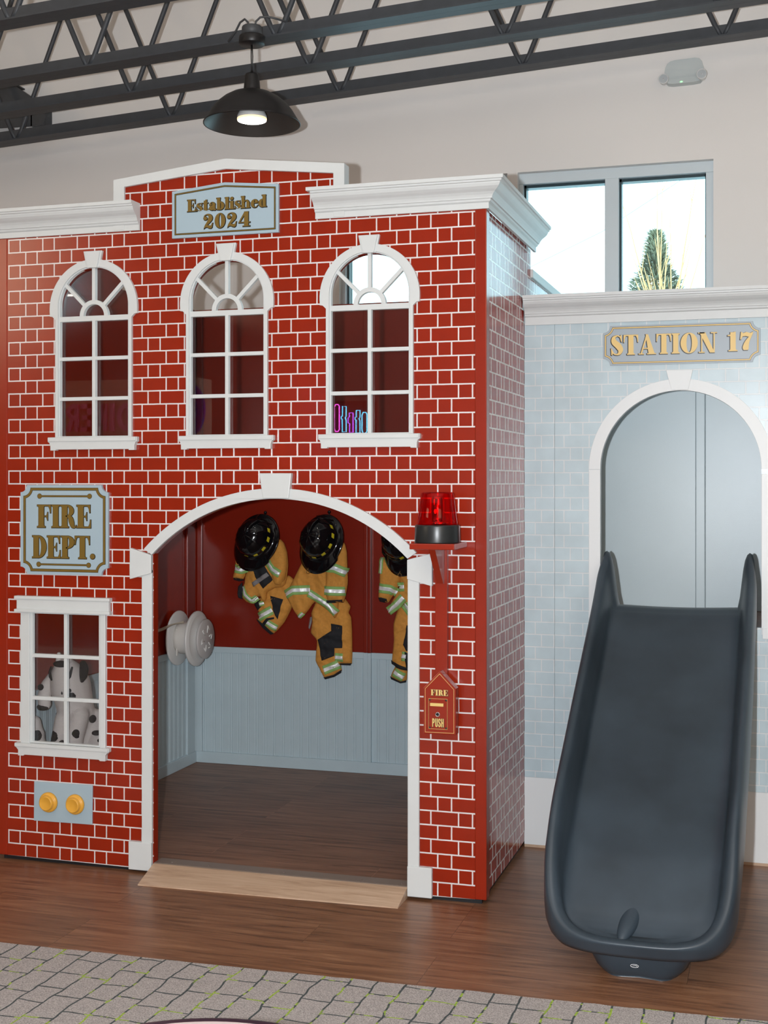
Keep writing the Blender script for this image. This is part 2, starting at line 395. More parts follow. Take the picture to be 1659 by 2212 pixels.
def carpet_mat():
    m, nt, b = nodes('taupe_carpet_with_grid_and_green_flecks')
    tc = nt.nodes.new('ShaderNodeTexCoord')
    dn = nt.nodes.new('ShaderNodeTexNoise'); dn.inputs['Scale'].default_value = 7; dn.inputs['Detail'].default_value = 2; nt.links.new(tc.outputs['Object'], dn.inputs['Vector'])
    dd = nt.nodes.new('ShaderNodeVectorMath'); dd.operation = 'SUBTRACT'; nt.links.new(dn.outputs['Color'], dd.inputs[0]); dd.inputs[1].default_value = (0.5, 0.5, 0.5)
    wv = nt.nodes.new('ShaderNodeVectorMath'); wv.operation = 'MULTIPLY_ADD'; nt.links.new(dd.outputs[0], wv.inputs[0]); wv.inputs[1].default_value = (0.035, 0.035, 0); nt.links.new(tc.outputs['Object'], wv.inputs[2])
    br = nt.nodes.new('ShaderNodeTexBrick'); br.inputs['Scale'].default_value = 1.0; br.inputs['Brick Width'].default_value = 0.150; br.inputs['Row Height'].default_value = 0.086
    br.inputs['Mortar Size'].default_value = 0.0036; br.inputs['Mortar Smooth'].default_value = 0.3; br.offset = 0.37; br.offset_frequency = 3; br.squash = 0.72; br.squash_frequency = 2
    mp = nt.nodes.new('ShaderNodeMapping'); mp.inputs['Rotation'].default_value = (0, 0, math.radians(91.5)); nt.links.new(wv.outputs[0], mp.inputs[0]); nt.links.new(mp.outputs[0], br.inputs['Vector'])
    fz = nt.nodes.new('ShaderNodeTexNoise'); fz.inputs['Scale'].default_value = 260; fz.inputs['Detail'].default_value = 4; nt.links.new(tc.outputs['Object'], fz.inputs['Vector'])
    mr = nt.nodes.new('ShaderNodeMapRange'); mr.inputs[1].default_value = 0.3; mr.inputs[2].default_value = 0.7; mr.inputs[3].default_value = 0.62; mr.inputs[4].default_value = 1.35; nt.links.new(fz.outputs[0], mr.inputs[0])
    big = nt.nodes.new('ShaderNodeTexNoise'); big.inputs['Scale'].default_value = 4.5; nt.links.new(tc.outputs['Object'], big.inputs['Vector'])
    gm = nt.nodes.new('ShaderNodeMapRange'); gm.inputs[1].default_value = 0.46; gm.inputs[2].default_value = 0.50; nt.links.new(big.outputs[0], gm.inputs[0])
    gn = nt.nodes.new('ShaderNodeTexNoise'); gn.inputs['Scale'].default_value = 18; nt.links.new(tc.outputs['Object'], gn.inputs['Vector'])
    gm2 = nt.nodes.new('ShaderNodeMapRange'); gm2.inputs[1].default_value = 0.51; gm2.inputs[2].default_value = 0.53; nt.links.new(gn.outputs[0], gm2.inputs[0])
    g = mth(nt, 'MULTIPLY', gm.outputs[0], gm2.outputs[0])
    lines = nt.nodes.new('ShaderNodeMix'); lines.data_type = 'RGBA'; nt.links.new(g, lines.inputs[0])
    lines.inputs[6].default_value = (0.085, 0.10, 0.10, 1); lines.inputs[7].default_value = (0.36, 0.50, 0.08, 1)
    base = nt.nodes.new('ShaderNodeMix'); base.data_type = 'RGBA'; nt.links.new(br.outputs['Fac'], base.inputs[0])
    base.inputs[6].default_value = (0.45, 0.41, 0.39, 1); nt.links.new(lines.outputs[2], base.inputs[7])
    sc = nt.nodes.new('ShaderNodeVectorMath'); sc.operation = 'SCALE'; nt.links.new(base.outputs[2], sc.inputs[0]); nt.links.new(mr.outputs[0], sc.inputs['Scale'])
    nt.links.new(sc.outputs[0], b.inputs['Base Color']); b.inputs['Roughness'].default_value = 1.0; b.inputs['Specular IOR Level'].default_value = 0.1
    bp = nt.nodes.new('ShaderNodeBump'); bp.inputs['Strength'].default_value = 0.8; bp.inputs['Distance'].default_value = 0.006
    nt.links.new(fz.outputs[0], bp.inputs['Height']); nt.links.new(bp.outputs[0], b.inputs['Normal'])
    return m
M['carpet'] = carpet_mat()

# ------------------------------------------------------------------ the hall
XL, XR, YF, YB, ZC = -7.0, 4.5, -7.2, 1.80, 5.3
def struct(name, mb, m, bevel=0): return tag(mb.obj(name, m, None, bevel), kind='structure')
m = MB(); m.box(XL, XR, YF, YB+0.2, -0.1, 0.0); struct('floor', m, M['floor'])
m = MB(); m.box(XL, XR, YF, YB+0.2, ZC, ZC+0.1); struct('ceiling', m, M['wall'])
m = MB(); m.box(XL-0.2, XL, YF-0.2, YB+0.2, 0, ZC); struct('wall_left', m, M['far_wall'])
m = MB(); m.box(XR, XR+0.2, YF-0.2, YB+0.2, 0, ZC); struct('wall_right', m, M['far_wall'])
m = MB(); m.box(XL, XR, YF-0.2, YF, 0, ZC); struct('wall_front', m, M['far_wall'])
W1 = (-0.202, 0.7305, 1.85, 3.013); W2 = (-1.1258, -0.1933-0.06, 1.85, 3.013)
m = MB()
m.prism([[(XL, 0), (XR, 0), (XR, ZC), (XL, ZC)],
         [(W2[0], W2[2]), (W2[0], W2[3]), (W2[1], W2[3]), (W2[1], W2[2])],
         [(W1[0], W1[2]), (W1[0], W1[3]), (W1[1], W1[3]), (W1[1], W1[2])]], YB, YB+0.2)
struct('wall_back', m, M['wall'])
def hall_window(name, w):
    x0, x1, z0, z1 = w
    y0, y1 = YB+0.035, YB+0.11
    o = MB(); fw, ft = 0.036, 0.052; xm = (x0+x1)/2 - 0.011; mw = 0.033
    o.box(x0, x1, y0, y1, z1-ft, z1); o.box(x0, x1, y0, y1, z0, z0+fw)
    o.box(x0, x0+fw*0.6, y0+0.001, y1, z0+fw, z1-ft); o.box(x1-fw, x1, y0+0.001, y1, z0+fw, z1-ft)
    o.box(xm-mw, xm+mw, y0-0.002, y1, z0+fw, z1-ft)
    fr = struct(name, o, M['alu'], 0.002)
    k = 0
    for a, b in ((x0+fw*0.6, xm-mw), (xm+mw, x1-fw)):
        g = MB(); t = 0.010; c, d = z0+fw, z1-ft; yy0, yy1 = y0+0.03, y1+0.01
        g.box(a, b, yy0, yy1, d-t*1.4, d); g.box(a, b, yy0, yy1, c, c+t)
        g.box(a, a+t, yy0, yy1, c, d); g.box(b-t*0.5, b, yy0, yy1, c, d)
        g.obj('window_gasket', M['gasket'], fr)
        p = MB(); p.box(a+t, b-t*0.5, y1-0.01, y1-0.004, c+t, d-t)
        p.obj('window_pane', M['glass'], fr)
hall_window('window_1', W1); hall_window('window_2', W2)
# carpet: edge runs slightly askew to the play fronts
m = MB(); a = math.radians(1.9)
def ce(x): return -0.8425 + (x+1.3776)*math.tan(a)
n = 220; vs = []; xs = [XL+0.3 + (3.9-XL-0.3)*i/n for i in range(n+1)]
edge = [(x, ce(x)+random.uniform(-0.003, 0.003)) for x in xs]
vs = [(x, y, 0.0065) for x, y in edge] + [(x, -5.85, 0.0065) for x in xs] + [(x, y+0.002, 0.0) for x, y in edge]
fs = [(i, i+n+1, i+n+2, i+1) for i in range(n)] + [(i+1, i+1+2*(n+1), i+2*(n+1), i) for i in range(n)]
m.add(vs, fs); tag(m.obj('carpet', M['carpet']), 'taupe carpet with dark grid lines and lime green flecks in front of wood floor', 'carpet')

# ------------------------------------------------------------------ outside
def build_conifer():
    t = thing('conifer_tree', 'green conifer tree outside the right pane of the high window', 'tree', (-0.2, 9.0, 0))
    mb = MB(); rnd = random.Random(3); cx0, cy0, ztop, zb = -0.19, 9.0, 4.05, 2.2
    for i in range(6500):
        h = rnd.random()**0.8; z = ztop - h*(ztop-zb); R = 0.03 + 0.40*(ztop-z)*(0.82+0.18*math.sin(z*13))
        a = rnd.uniform(0, 2*PI); r = R*rnd.uniform(0.45, 1.0)
        p = Vector((cx0+r*math.cos(a), cy0+r*math.sin(a), z))
        d = Vector((math.cos(a)*0.8, math.sin(a)*0.8, rnd.uniform(0.1, 0.9))).normalized()*rnd.uniform(0.04, 0.09)
        s_ = d.cross(Vector((0, 0, 1))).normalized()*0.016; u = Vector((0, 0, 0.012))
        mb.add([p-s_, p+s_, p+d, p+u], [(0, 1, 2), (0, 2, 3), (1, 3, 2)])
    mb.obj('foliage', M['leaf'], t)
    mb = MB(); mb.tube([(cx0, cy0, 0), (cx0, cy0, ztop-0.1)], [0.1, 0.01]); mb.obj('trunk', M['bark'], t)
build_conifer()
def build_shrub():
    t = thing('bare_shrub', 'leafless tan branching shrub in front of the conifer outside the window', 'shrub', (0.1, 6.5, 0))
    tk = MB(); tk.tube([(0.1, 6.5, 0.0), (0.09, 6.5, 1.4), (0.10, 6.5, 2.6)], [0.05, 0.035, 0.02], 8); tk.obj('trunk', M['bark'], t)
    rnd = random.Random(11); base = Vector((0.10, 6.5, 2.55))
    for i in range(17):
        a = rnd.uniform(-0.55, 0.55); L = rnd.uniform(0.6, 1.0) if i % 3 else rnd.uniform(1.2, 1.9)
        pts = [base + Vector((rnd.uniform(-0.06, 0.08), rnd.uniform(-0.05, 0.05), 0))]
        d = Vector((math.sin(a)*0.55, rnd.uniform(-0.15, 0.15), 1)).normalized()
        n = 9
        for k in range(n):
            d = (d + Vector((rnd.uniform(-0.05, 0.05)+a*0.05, 0, rnd.uniform(-0.02, 0.05)))).normalized(); pts.append(pts[-1] + d*L/n)
        mb = MB(); r0 = rnd.uniform(0.007, 0.011); mb.tube(pts, [r0*(1-0.78*k/n) for k in range(n+1)], 5)
        for q in range(2):
            j = rnd.randint(3, 7); s_ = [pts[j]]; dd = (d + Vector((rnd.uniform(-0.6, 0.6), 0, 0.1))).normalized()
            for k in range(4): dd = (dd+Vector((0, 0, 0.12))).normalized(); s_.append(s_[-1]+dd*rnd.uniform(0.04, 0.08))
            mb.tube(s_, [0.0035, 0.003, 0.002, 0.0015, 0.001], 4)
        mb.obj('branch', M['bark'], t)
build_shrub()
def outdoor_cable():
    mb = MB(); mb.tube([(-5.0, 12, 3.2), (-2.2, 12, 4.18), (-1.13, 12, 4.65), (-0.165, 12, 5.23), (3.0, 12, 7.4)], 0.0035, 5)
    tag(mb.obj('overhead_cable', M['strap']), 'faint thin overhead cable crossing the sky outside the window', 'cable')
outdoor_cable()

# ------------------------------------------------------------------ steel joists
SL = 0.051
def zc(x): return 3.352 + SL*(x+1.463)
def joist(Y, label):
    x0, x1 = -4.6, 2.6
    t = thing('steel_joist', label, 'joist', ((x0+x1)/2, Y, zc(-1)), 'dark grey open web roof joists')
    def bar(name, sgn, zoff, top=False):
        mb = MB(); leg = 0.064; th = 0.007
        for a, b, c, d in ((0.0005, 0.0005+th, th, leg), (0.0005, 0.0005+0.050, 0, th)):
            y0, y1 = sorted((Y+sgn*a, Y+sgn*b)); c2, d2 = (c, d) if not top else (leg-d, leg-c)
            vs = [(x, y, zc(x)+zoff+z) for x in (x0, x1) for y in (y0, y1) for z in (c2, d2)]
            mb.add(vs, [(0, 1, 3, 2), (4, 6, 7, 5), (0, 4, 5, 1), (2, 3, 7, 6), (0, 2, 6, 4), (1, 5, 7, 3)])
        mb.obj(name, M['steel'], t)
    bar('bottom_chord', -1, 0); bar('bottom_chord', 1, 0); bar('top_chord', -1, 1.0, True); bar('top_chord', 1, 1.0, True)
    k = -3
    while -1.915 + 0.9*k < x1:
        xv = -1.915 + 0.9*k
        for s in (-1, 1):
            xe = xv + s*0.45
            if x0 < xe < x1 and x0 < xv < x1:
                mb = MB(); mb.tube([(xv+s*0.004, Y, zc(xv)+0.012), (xv+s*0.03, Y, zc(xv)+0.062), (xe-s*0.03, Y, zc(xe)+0.97), (xe-s*0.004, Y, zc(xe)+1.03)], 0.0120, 10)
                mb.obj('web_rod', M['steel'], t)
        k += 1
joist(0.05, 'dark grey open web joist nearest the camera, cut by the top left corner')
joist(0.66, 'dark grey open web joist that carries the pendant lamp')
joist(1.07, 'dark grey open web joist between the lamp joist and the one by the wall')
joist(1.49, 'dark grey open web joist closest to the back wall, lowest in view')
mb = MB(); mb.prism([[(-3.6, 3.42), (-2.80, 3.395), (-2.722, 3.40), (-2.71, 3.43), (-2.7126, 3.498), (-2.9528, 3.6577), (-3.1, 3.66), (-3.6, 3.66)]], 1.60, 1.61)
mb.prism([[(-3.6, 3.66), (-2.96, 3.66), (-2.96, 3.668), (-3.6, 3.668)]], 1.52, YB)
mb.prism([[(-2.80, 3.395), (-2.79, 3.395), (-2.79, 3.55), (-2.80, 3.55)]], 1.6, YB)
tag(mb.obj('gusset_plate', M['steel'], None, 0.001), 'dark grey steel gusset plate behind the joists at the upper left', 'steel plate')

# ------------------------------------------------------------------ pendant lamp
def pendant(loc, label, name='pendant_lamp'):
    x, y, z = loc
    t = thing(name, label, 'lamp', loc, 'black barn style pendant lamps')
    c = (x, y, 0)
    mb = MB(); mb.lathe([(0.0, 3.385), (0.052, 3.385), (0.0547, 3.381), (0.0547, 3.352), (0.051, 3.348), (0, 3.348)], c); mb.obj('canopy', M['black_metal'], t)
    mb = MB(); mb.lathe([(0.0, 3.425), (0.040, 3.425), (0.0425, 3.42), (0.0425, 3.386), (0, 3.386)], c); mb.obj('junction_box', M['box_grey'], t)
    for s in (-1, 1):
        mb = MB(); mb.tube([(x+0.012*s, y, 3.42), (x+0.018*s, y, 3.445), (x+0.035*s, y+0.005, 3.462), (x+0.06*s, y+0.015, 3.460+0.006*s), (x+0.085*s, y+0.03, 3.445+0.018*s), (x+0.13*s, y+0.05, 3.42+0.03*s)], 0.0045, 8)
        mb.obj('conduit', M['box_grey'], t)
    for s in (-1, 1):
        mb = MB(); mb.tube([(x+0.002*s-0.001, y, 3.35), (x+0.0035*s, y, 3.30), (x+0.0015*s, y, 3.236)], 0.0024, 8); mb.obj('cord', M['black_metal'], t)
    mb = MB(); mb.lathe([(0.0, 3.240), (0.006, 3.240), (0.0065, 3.226), (0.027, 3.226), (0.030, 3.220), (0.0355, 3.158), (0.036, 3.150), (0, 3.150)], c, seg=32); mb.obj('socket_neck', M['black_metal'], t)
    mb = MB()
    outer = [(0.034, 3.157), (0.055, 3.153), (0.085, 3.143), (0.118, 3.124), (0.148, 3.099), (0.170, 3.072), (0.186, 3.045), (0.198, 3.026), (0.2035, 3.020), (0.2035, 3.016)]
    inner = [(0.200, 3.017), (0.183, 3.042), (0.167, 3.069), (0.146, 3.096), (0.116, 3.121), (0.084, 3.139), (0.055, 3.149), (0.0, 3.151)]
    mb.lathe(outer + [(0.200, 3.017)], c, seg=64); del mb.f[-1], mb.m[-1], mb.sm[-1]; sh = mb.obj('shade', M['black_metal'], t)
    mb = MB(); mb.lathe(inner, c, seg=64); del mb.f[-1], mb.m[-1], mb.sm[-1]; mb.obj('shade_lining', M['lining'], sh)
    mb = MB(); mb.lathe([(0.0, 3.150), (0.022, 3.149), (0.026, 3.125), (0.045, 3.085), (0.058, 3.060), (0.062, 3.050), (0.062, 3.040)], c, seg=40)
    b = mb.obj('bulb', M['pipe'], t)
    mb = MB(); mb.lathe([(0.062, 3.0405), (0.0625, 3.036), (0.060, 3.031)], c, seg=40); mb.obj('bulb_rim', M['bulb_rim'], b)
    mb = MB(); mb.lathe([(0.060, 3.0308), (0.050, 3.0275), (0.03, 3.0255), (0.0, 3.025)], c, seg=40); mb.obj('bulb_face', M['bulb'], b)['label'] = 'lit white face of the bulb'
    return t
pl_ = pendant((-1.0845, 0.553, 3.425), 'black barn pendant lamp hanging over the brick play front, bulb lit'); pl_.location.z -= 0.023
pendant((-4.57, -4.95, 3.425), 'black barn pendant lamp behind the camera, mirrored in the left arched window')

# ------------------------------------------------------------------ emergency light
def emergency():
    t = thing('emergency_light', 'white twin head emergency light high on the back wall', 'emergency light', (0.59, YB, 3.37))
    mb = MB(); Y = YB
    out = [(0.500, 3.385), (0.512, 3.452), (0.520, 3.470), (0.535, 3.480), (0.555, 3.484), (0.648, 3.488), (0.668, 3.483), (0.680, 3.468), (0.698, 3.400), (0.672, 3.388), (0.54, 3.385)]
    mb.prism([out], Y-0.028, Y)
    mb.prism([[(0.507, 3.388), (0.690, 3.394), (0.672, 3.372), (0.640, 3.368), (0.545, 3.366), (0.525, 3.370)]], Y-0.05, Y)
    mb.obj('housing', M['em_white'], t, 0.004)
    for cx_, cz_ in ((0.507, 3.385), (0.682, 3.392)):
        mb = MB(); mb.lathe([(0.0, 0.0), (0.016, 0.0), (0.020, -0.02), (0.0232, -0.045), (0.0232, -0.052), (0.0205, -0.052), (0.0205, -0.046), (0.0, -0.0445)], (cx_, Y-0.03, cz_), 'y', 32)
        mb.tube([(cx_+0.0225*math.cos(q*PI/14), Y-0.083, cz_+0.0225*math.sin(q*PI/14)) for q in range(28)], 0.0018, 8, closed=True); h = mb.obj('lamp_head', M['pipe'], t)
        mb = MB(); mb.lathe([(0.0205, -0.0505), (0.015, -0.048), (0.007, -0.0458), (0.0, -0.0453)], (cx_, Y-0.03, cz_), 'y', 32); mb.obj('reflector', M['em_glass'], h)
        mb = MB(); mb.sphere((cx_, Y-0.076, cz_), 0.005); mb.obj('lamp_bulb', M['chrome'], h)
    mb = MB(); mb.sphere((0.587, Y-0.051, 3.373), (0.006, 0.002, 0.003)); mb.obj('indicator_light', M['green_led'], t)
emergency()
# ------------------------------------------------------------------ brick play fire station
FS = thing('play_fire_station', 'red brick play fire station with arched doorway and white trim', 'playhouse', (-0.93, 0.9, 0))
def arch_hole(cx, zs, r, zb, n=28):
    return [(cx-r, zb), (cx+r, zb)] + arc(cx, zs, r, 0, 180, n)
WC = (-1.5115, -0.9517, -0.3905)
RO = 0.709; CD = (-0.7515, 0.724)
def door_arc(r, x0, x1, n=40):
    """points of the segmental arch of radius r from x1 (right) to x0 (left)"""
    a1 = math.degrees(math.acos((x1-CD[0])/r)); a0 = math.degrees(math.acos((x0-CD[0])/r))
    return arc(CD[0], CD[1], r, a1, a0, n)
XIL, XIR, XOL, XOR = -1.2578, -0.2460, -1.3028, -0.2028
front = [(-1.9350, 0.0165), (XIL, 0.012)] + list(reversed(door_arc(RO, XIL, XIR))) + [(XIR, 0.012), (0.0, 0.0165), (0.0, 2.50), (-0.50, 2.50), (-0.50, 2.640), (-0.956, 2.690), (-1.405, 2.645), (-1.405, 2.50), (-1.9350, 2.50)]
holes = [arch_hole(c, 2.165, 0.160, 1.660) for c in WC] + [[(-1.80, 0.465), (-1.472, 0.465), (-1.472, 0.985), (-1.80, 0.985)]]
mb = MB(); mb.prism([front] + holes, 0.0, 0.036, 0, 1)
fw = mb.obj('front_wall', [M['brick_front'], M['red']], FS)
# corner posts
mb = MB(); mb.box(0.0, 0.0413, -0.002, 0.050, 0.0165, 2.47); mb.obj('corner_post', M['red'], FS, 0.003)
mb = MB(); mb.box(-1.935, -1.8985, -0.002, 0.050, 0.0165, 2.47); mb.obj('corner_post', M['red'], FS, 0.003)
# right side wall (stepped) and the strip without bricks
mb = MB()
def prism_x(mb, loop, x0, x1, mi=0):
    """loop of (y,z) extruded along x"""
    n = len(loop); tris = tessellate_polygon([[Vector((p[0], p[1], 0)) for p in loop]])
    vs = [(x0, p[0], p[1]) for p in loop] + [(x1, p[0], p[1]) for p in loop]
    fs = [tuple(t) for t in tris] + [tuple(i+n for i in reversed(t)) for t in tris] + [(i, (i+1) % n, (i+1) % n+n, i+n) for i in range(n)]
    mb.add(vs, fs, mi)
prism_x(mb, [(0.045, 0.022), (1.72, 0.022), (1.72, 2.386), (0.915, 2.386), (0.915, 2.47), (0.045, 2.47)], 0.0, 0.0286)
mb.obj('side_wall', M['brick_side'], FS)
mb = MB(); mb.box(0.020, 0.0400, 0.905, 1.72, 2.352, 2.388); mb.obj('side_cap', M['white'], FS, 0.003)
mb = MB()
prism_x(mb, [(0.045, 0.022), (1.72, 0.022), (1.72, 2.386), (0.915, 2.386), (0.915, 2.47), (0.045, 2.47)], -1.930, -1.885)
mb.obj('left_side_wall', M['red'], FS)
mb = MB(); mb.box(-1.93, 0.03, 1.70, 1.735, 0.022, 2.362); mb.obj('back_wall', M['red_shaded'], FS)
mb = MB(); mb.box(-1.93, 0.0286, 1.69, 1.74, 2.362, 2.388); mb.obj('back_cap', M['red'], FS, 0.002)
# plinth and deck
for d_ in ((-1.92, XIL, 0.010, 0.03, 0, 0.016), (XIR, 0.022, 0.010, 0.03, 0, 0.016), (0.002, 0.018, 0.031, 1.70, 0, 0.0215)): box_obj('plinth', M['plinth'], d_, FS)
mb = MB(); mb.box(-1.885, 0.0, 0.037, 1.70, 0.0, 0.0395); mb.box(XIL+0.0005, XIR-0.0005, 0.008, 0.037, 0.0, 0.0395); mb.obj('deck', M['deck'], FS)
# left adjoining red panel
mb = MB(); mb.box(-3.2, -1.937, 0.012, 0.04, 0.018, 2.47)
tag(mb.obj('play_wall_panel', M['red']), 'plain red play panel joined to the left edge of the brick front', 'play panel')
# cornices
prof = [(0.0, 2.459), (0.010, 2.459), (0.010, 2.480), (0.017, 2.484), (0.019, 2.491), (0.024, 2.492), (0.026, 2.498), (0.030, 2.505), (0.037, 2.513), (0.047, 2.520), (0.056, 2.528), (0.061, 2.537), (0.062, 2.541), (0.067, 2.543), (0.068, 2.549), (0.074, 2.550), (0.074, 2.5625), (0.0, 2.5625)]
mb = MB(); sweep(mb, prof, [(-0.598, 0), (0.0413, 0), (0.0413, 0.915)], [(0, -1), (1, -1), (1, 0)]); mb.obj('cornice', M['white'], FS)
mb = MB(); sweep(mb, prof, [(-1.9985, 0), (-1.3147, 0)], [(0, -1), (0, -1)]); mb.obj('cornice', M['white'], FS)
# small lip that the cornice top shows past its left end
mb = MB(); mb.box(-0.612, -0.598, -0.074, 0.0, 2.550, 2.5625); mb.obj('cornice_lip', M['white'], FS)
# pediment trim
mb = MB(); mb.prism([[(-1.4237, 2.462), (-1.378, 2.462), (-1.378, 2.628), (-0.956, 2.668), (-0.5278, 2.6228), (-0.5278, 2.462), (-0.4849, 2.462), (-0.4849, 2.656), (-0.956, 2.7066), (-1.4237, 2.658)]], -0.012, 0.042)
mb.obj('pediment_trim', M['white'], FS, 0.0015)

# arched windows of the upper floor
def arched_window(cx):
    zs = 2.167
    mb = MB()
    outer = [(cx-0.1655, 1.662), (cx+0.1655, 1.662), (cx+0.1655, 2.128), (cx+0.178, 2.140), (cx+0.190, 2.142)] + arc(cx, zs, 0.190, -6, 186, 44) + [(cx-0.190, 2.142), (cx-0.178, 2.140), (cx-0.1655, 2.128)]
    mb.prism([outer, arch_hole(cx, 2.176, 0.1535, 1.672, 40)], -0.013, 0.006)
    w = mb.obj('arched_window', M['white'], FS, 0.002)
    mb = MB()
    mb.prism([arch_hole(cx, 2.176, 0.156, 1.668, 40), arch_hole(cx, 2.178, 0.1475, 1.673, 40)], -0.006, 0.012)
    mb.obj('sash', M['white'], w, 0.0012)
    mb = MB(); t = 0.0068; r = 0.1485
    bars = []
    bars.append([(cx-r, 2.119), (cx+r, 2.119), (cx+r, 2.139), (cx-r, 2.139)])
    for z in (1.818, 1.974): bars.append([(cx-r, z-t), (cx+r, z-t), (cx+r, z+t), (cx-r, z+t)])
    bars.append([(cx-t, 1.672), (cx+t, 1.672), (cx+t, 2.122), (cx-t, 2.122)])
    bars.append([(cx-t, 2.196), (cx+t, 2.196), (cx+t, 2.326), (cx-t, 2.326)])
    for q, b in enumerate(bars): mb.prism([b], -0.006-0.0004*q, 0.012-0.0002*q)
    rr = arc(cx, 2.139, 0.0615, 0, 180, 24); ri = list(reversed(arc(cx, 2.139, 0.0445, 0, 180, 24)))
    mb.prism([rr + ri], -0.0065, 0.0118)
    for s in (-1, 1):
        a = math.radians(45); d = Vector((s*math.cos(a), math.sin(a))); nn = Vector((-d.y, d.x))*t
        p0 = Vector((cx, 2.139)) + d*0.056; p1 = Vector((cx, 2.139)) + d*0.1765
        mb.prism([[tuple(p0-nn), tuple(p1-nn), tuple(p1+nn), tuple(p0+nn)]], -0.0058, 0.0115)
    mb.obj('muntin', M['white'], w, 0.0016)
    mb = MB(); mb.prism([[(cx-0.019, 2.323), (cx+0.019, 2.323), (cx+0.034, 2.3868), (cx-0.034, 2.3868)]], -0.020, 0.0)
    mb.prism([[(cx-0.027, 2.325), (cx+0.027, 2.325), (cx+0.0385, 2.378), (cx+0.0405, 2.3885), (cx-0.0405, 2.3885), (cx-0.0385, 2.378)]], -0.0145, 0.0)
    mb.obj('keystone', M['white'], w, 0.0015)
    mb = MB()
    sill = [(cx-0.158, 1.617), (cx-0.158, 1.6205), (cx+0.158, 1.6205), (cx+0.158, 1.617), (cx+0.182, 1.617), (cx+0.182, 1.634), (cx+0.186, 1.646), (cx+0.193, 1.650), (cx+0.193, 1.6685), (cx-0.193, 1.6685), (cx-0.193, 1.650), (cx-0.186, 1.646), (cx-0.182, 1.634), (cx-0.182, 1.617)]
    mb.prism([sill], -0.022, 0.0); mb.prism([[(cx-0.190, 1.652), (cx+0.190, 1.652), (cx+0.190, 1.6675), (cx-0.190, 1.6675)]], -0.028, 0.0)
    mb.obj('window_sill', M['white'], w, 0.002)
    mb = MB(); mb.prism([arch_hole(cx, 2.176, 0.152, 1.670, 40)], 0.013, 0.016); mb.obj('window_pane', M['acrylic'], w)
for c in WC: arched_window(c)

# square window low on the left
def square_window():
    mb = MB()
    x0, x1, z0, z1 = -1.8325, -1.4585, 0.462, 1.00
    mb.prism([[(x0, z0), (x1, z0), (x1, z1), (x0, z1)], [(-1.792, 0.468), (-1.792, 0.985), (-1.482, 0.985), (-1.482, 0.468)]], -0.012, 0.004)
    w = mb.obj('square_window', M['white'], FS, 0.002)
    mb = MB(); mb.prism([[(-1.796, 0.464), (-1.478, 0.464), (-1.478, 0.988), (-1.796, 0.988)], [(-1.782, 0.474), (-1.782, 0.9775), (-1.490, 0.9775), (-1.490, 0.474)]], -0.006, 0.012); mb.obj('sash', M['white'], w, 0.0015)
    mb = MB(); t = 0.007
    mb.box(-1.636-t, -1.636+t, -0.006, 0.012, 0.472, 0.979)
    for z in (0.645, 0.812): mb.box(-1.783, -1.489, -0.0066, 0.0115, z-t, z+t)
    mb.obj('muntin', M['white'], w, 0.0016)
    mb = MB()
    mb.prism([[(-1.846, 0.988), (-1.440, 0.988), (-1.440, 1.036), (-1.846, 1.036)]], -0.019, 0.0)
    mb.prism([[(-1.853, 1.034), (-1.4335, 1.034), (-1.4335, 1.047), (-1.853, 1.047)]], -0.026, 0.0)
    mb.prism([[(-1.853, 0.983), (-1.4335, 0.983), (-1.4335, 0.995), (-1.853, 0.995)]], -0.026, 0.0)
    mb.obj('window_head', M['white'], w, 0.002)
    mb = MB()
    mb.prism([[(-1.8375, 0.4185), (-1.8375, 0.440), (-1.846, 0.450), (-1.853, 0.453), (-1.853, 0.468), (-1.438, 0.468), (-1.438, 0.453), (-1.445, 0.450), (-1.4535, 0.440), (-1.4535, 0.4185), (-1.478, 0.4185), (-1.481, 0.4225), (-1.81, 0.4225), (-1.813, 0.4185)]], -0.022, 0.0)
    mb.prism([[(-1.850, 0.4545), (-1.441, 0.4545), (-1.441, 0.4665), (-1.850, 0.4665)]], -0.028, 0.0)
    mb.obj('window_sill', M['white'], w, 0.002)
    mb = MB(); mb.box(-1.79, -1.482, 0.013, 0.016, 0.468, 0.983); mb.obj('window_pane', M['acrylic'], w)
square_window()

# doorway trim
mb = MB()
ro = 0.747
al = door_arc(ro, XOL+0.01, XOR-0.01); inn = door_arc(RO-0.001, XIL-0.0018, XIR+0.0005)
mb.prism([al + list(reversed(inn))], -0.014, 0.002)
mb.obj('arch_trim', M['white'], FS, 0.002)
mb = MB(); mb.box(XOL, XIL-0.0020, -0.012, 0.002, 0.115, 1.16); mb.obj('jamb_trim', M['white'], FS, 0.002)
mb = MB(); mb.box(XIR+0.0005, XOR, -0.012, 0.002, 0.115, 1.17); mb.obj('jamb_trim', M['white'], FS, 0.002)
mb = MB(); mb.prism([[(-1.3502, 1.1225), (-1.2598, 1.146), (-1.2598, 1.216), (-1.3502, 1.2425)]], -0.020, 0.0); mb.obj('impost_block', M['white'], FS, 0.0025)
mb = MB(); mb.prism([[(-0.1531, 1.1225), (-0.1531, 1.2405), (-0.2455, 1.216), (-0.2455, 1.146)]], -0.020, 0.0); mb.obj('impost_block', M['white'], FS, 0.0025)
mb = MB(); mb.prism([[(-0.8005, 1.434), (-0.699, 1.434), (-0.6875, 1.527), (-0.8155, 1.527)]], -0.022, 0.0); mb.obj('keystone', M['white'], FS, 0.0025)
mb = MB(); mb.box(-1.3562, -1.2598, -0.018, 0.0, 0.0105, 0.118); mb.obj('jamb_base', M['white'], FS, 0.0025)
mb = MB(); mb.box(-0.2455, -0.1545, -0.018, 0.0, 0.0095, 0.118); mb.obj('jamb_base', M['white'], FS, 0.0025)
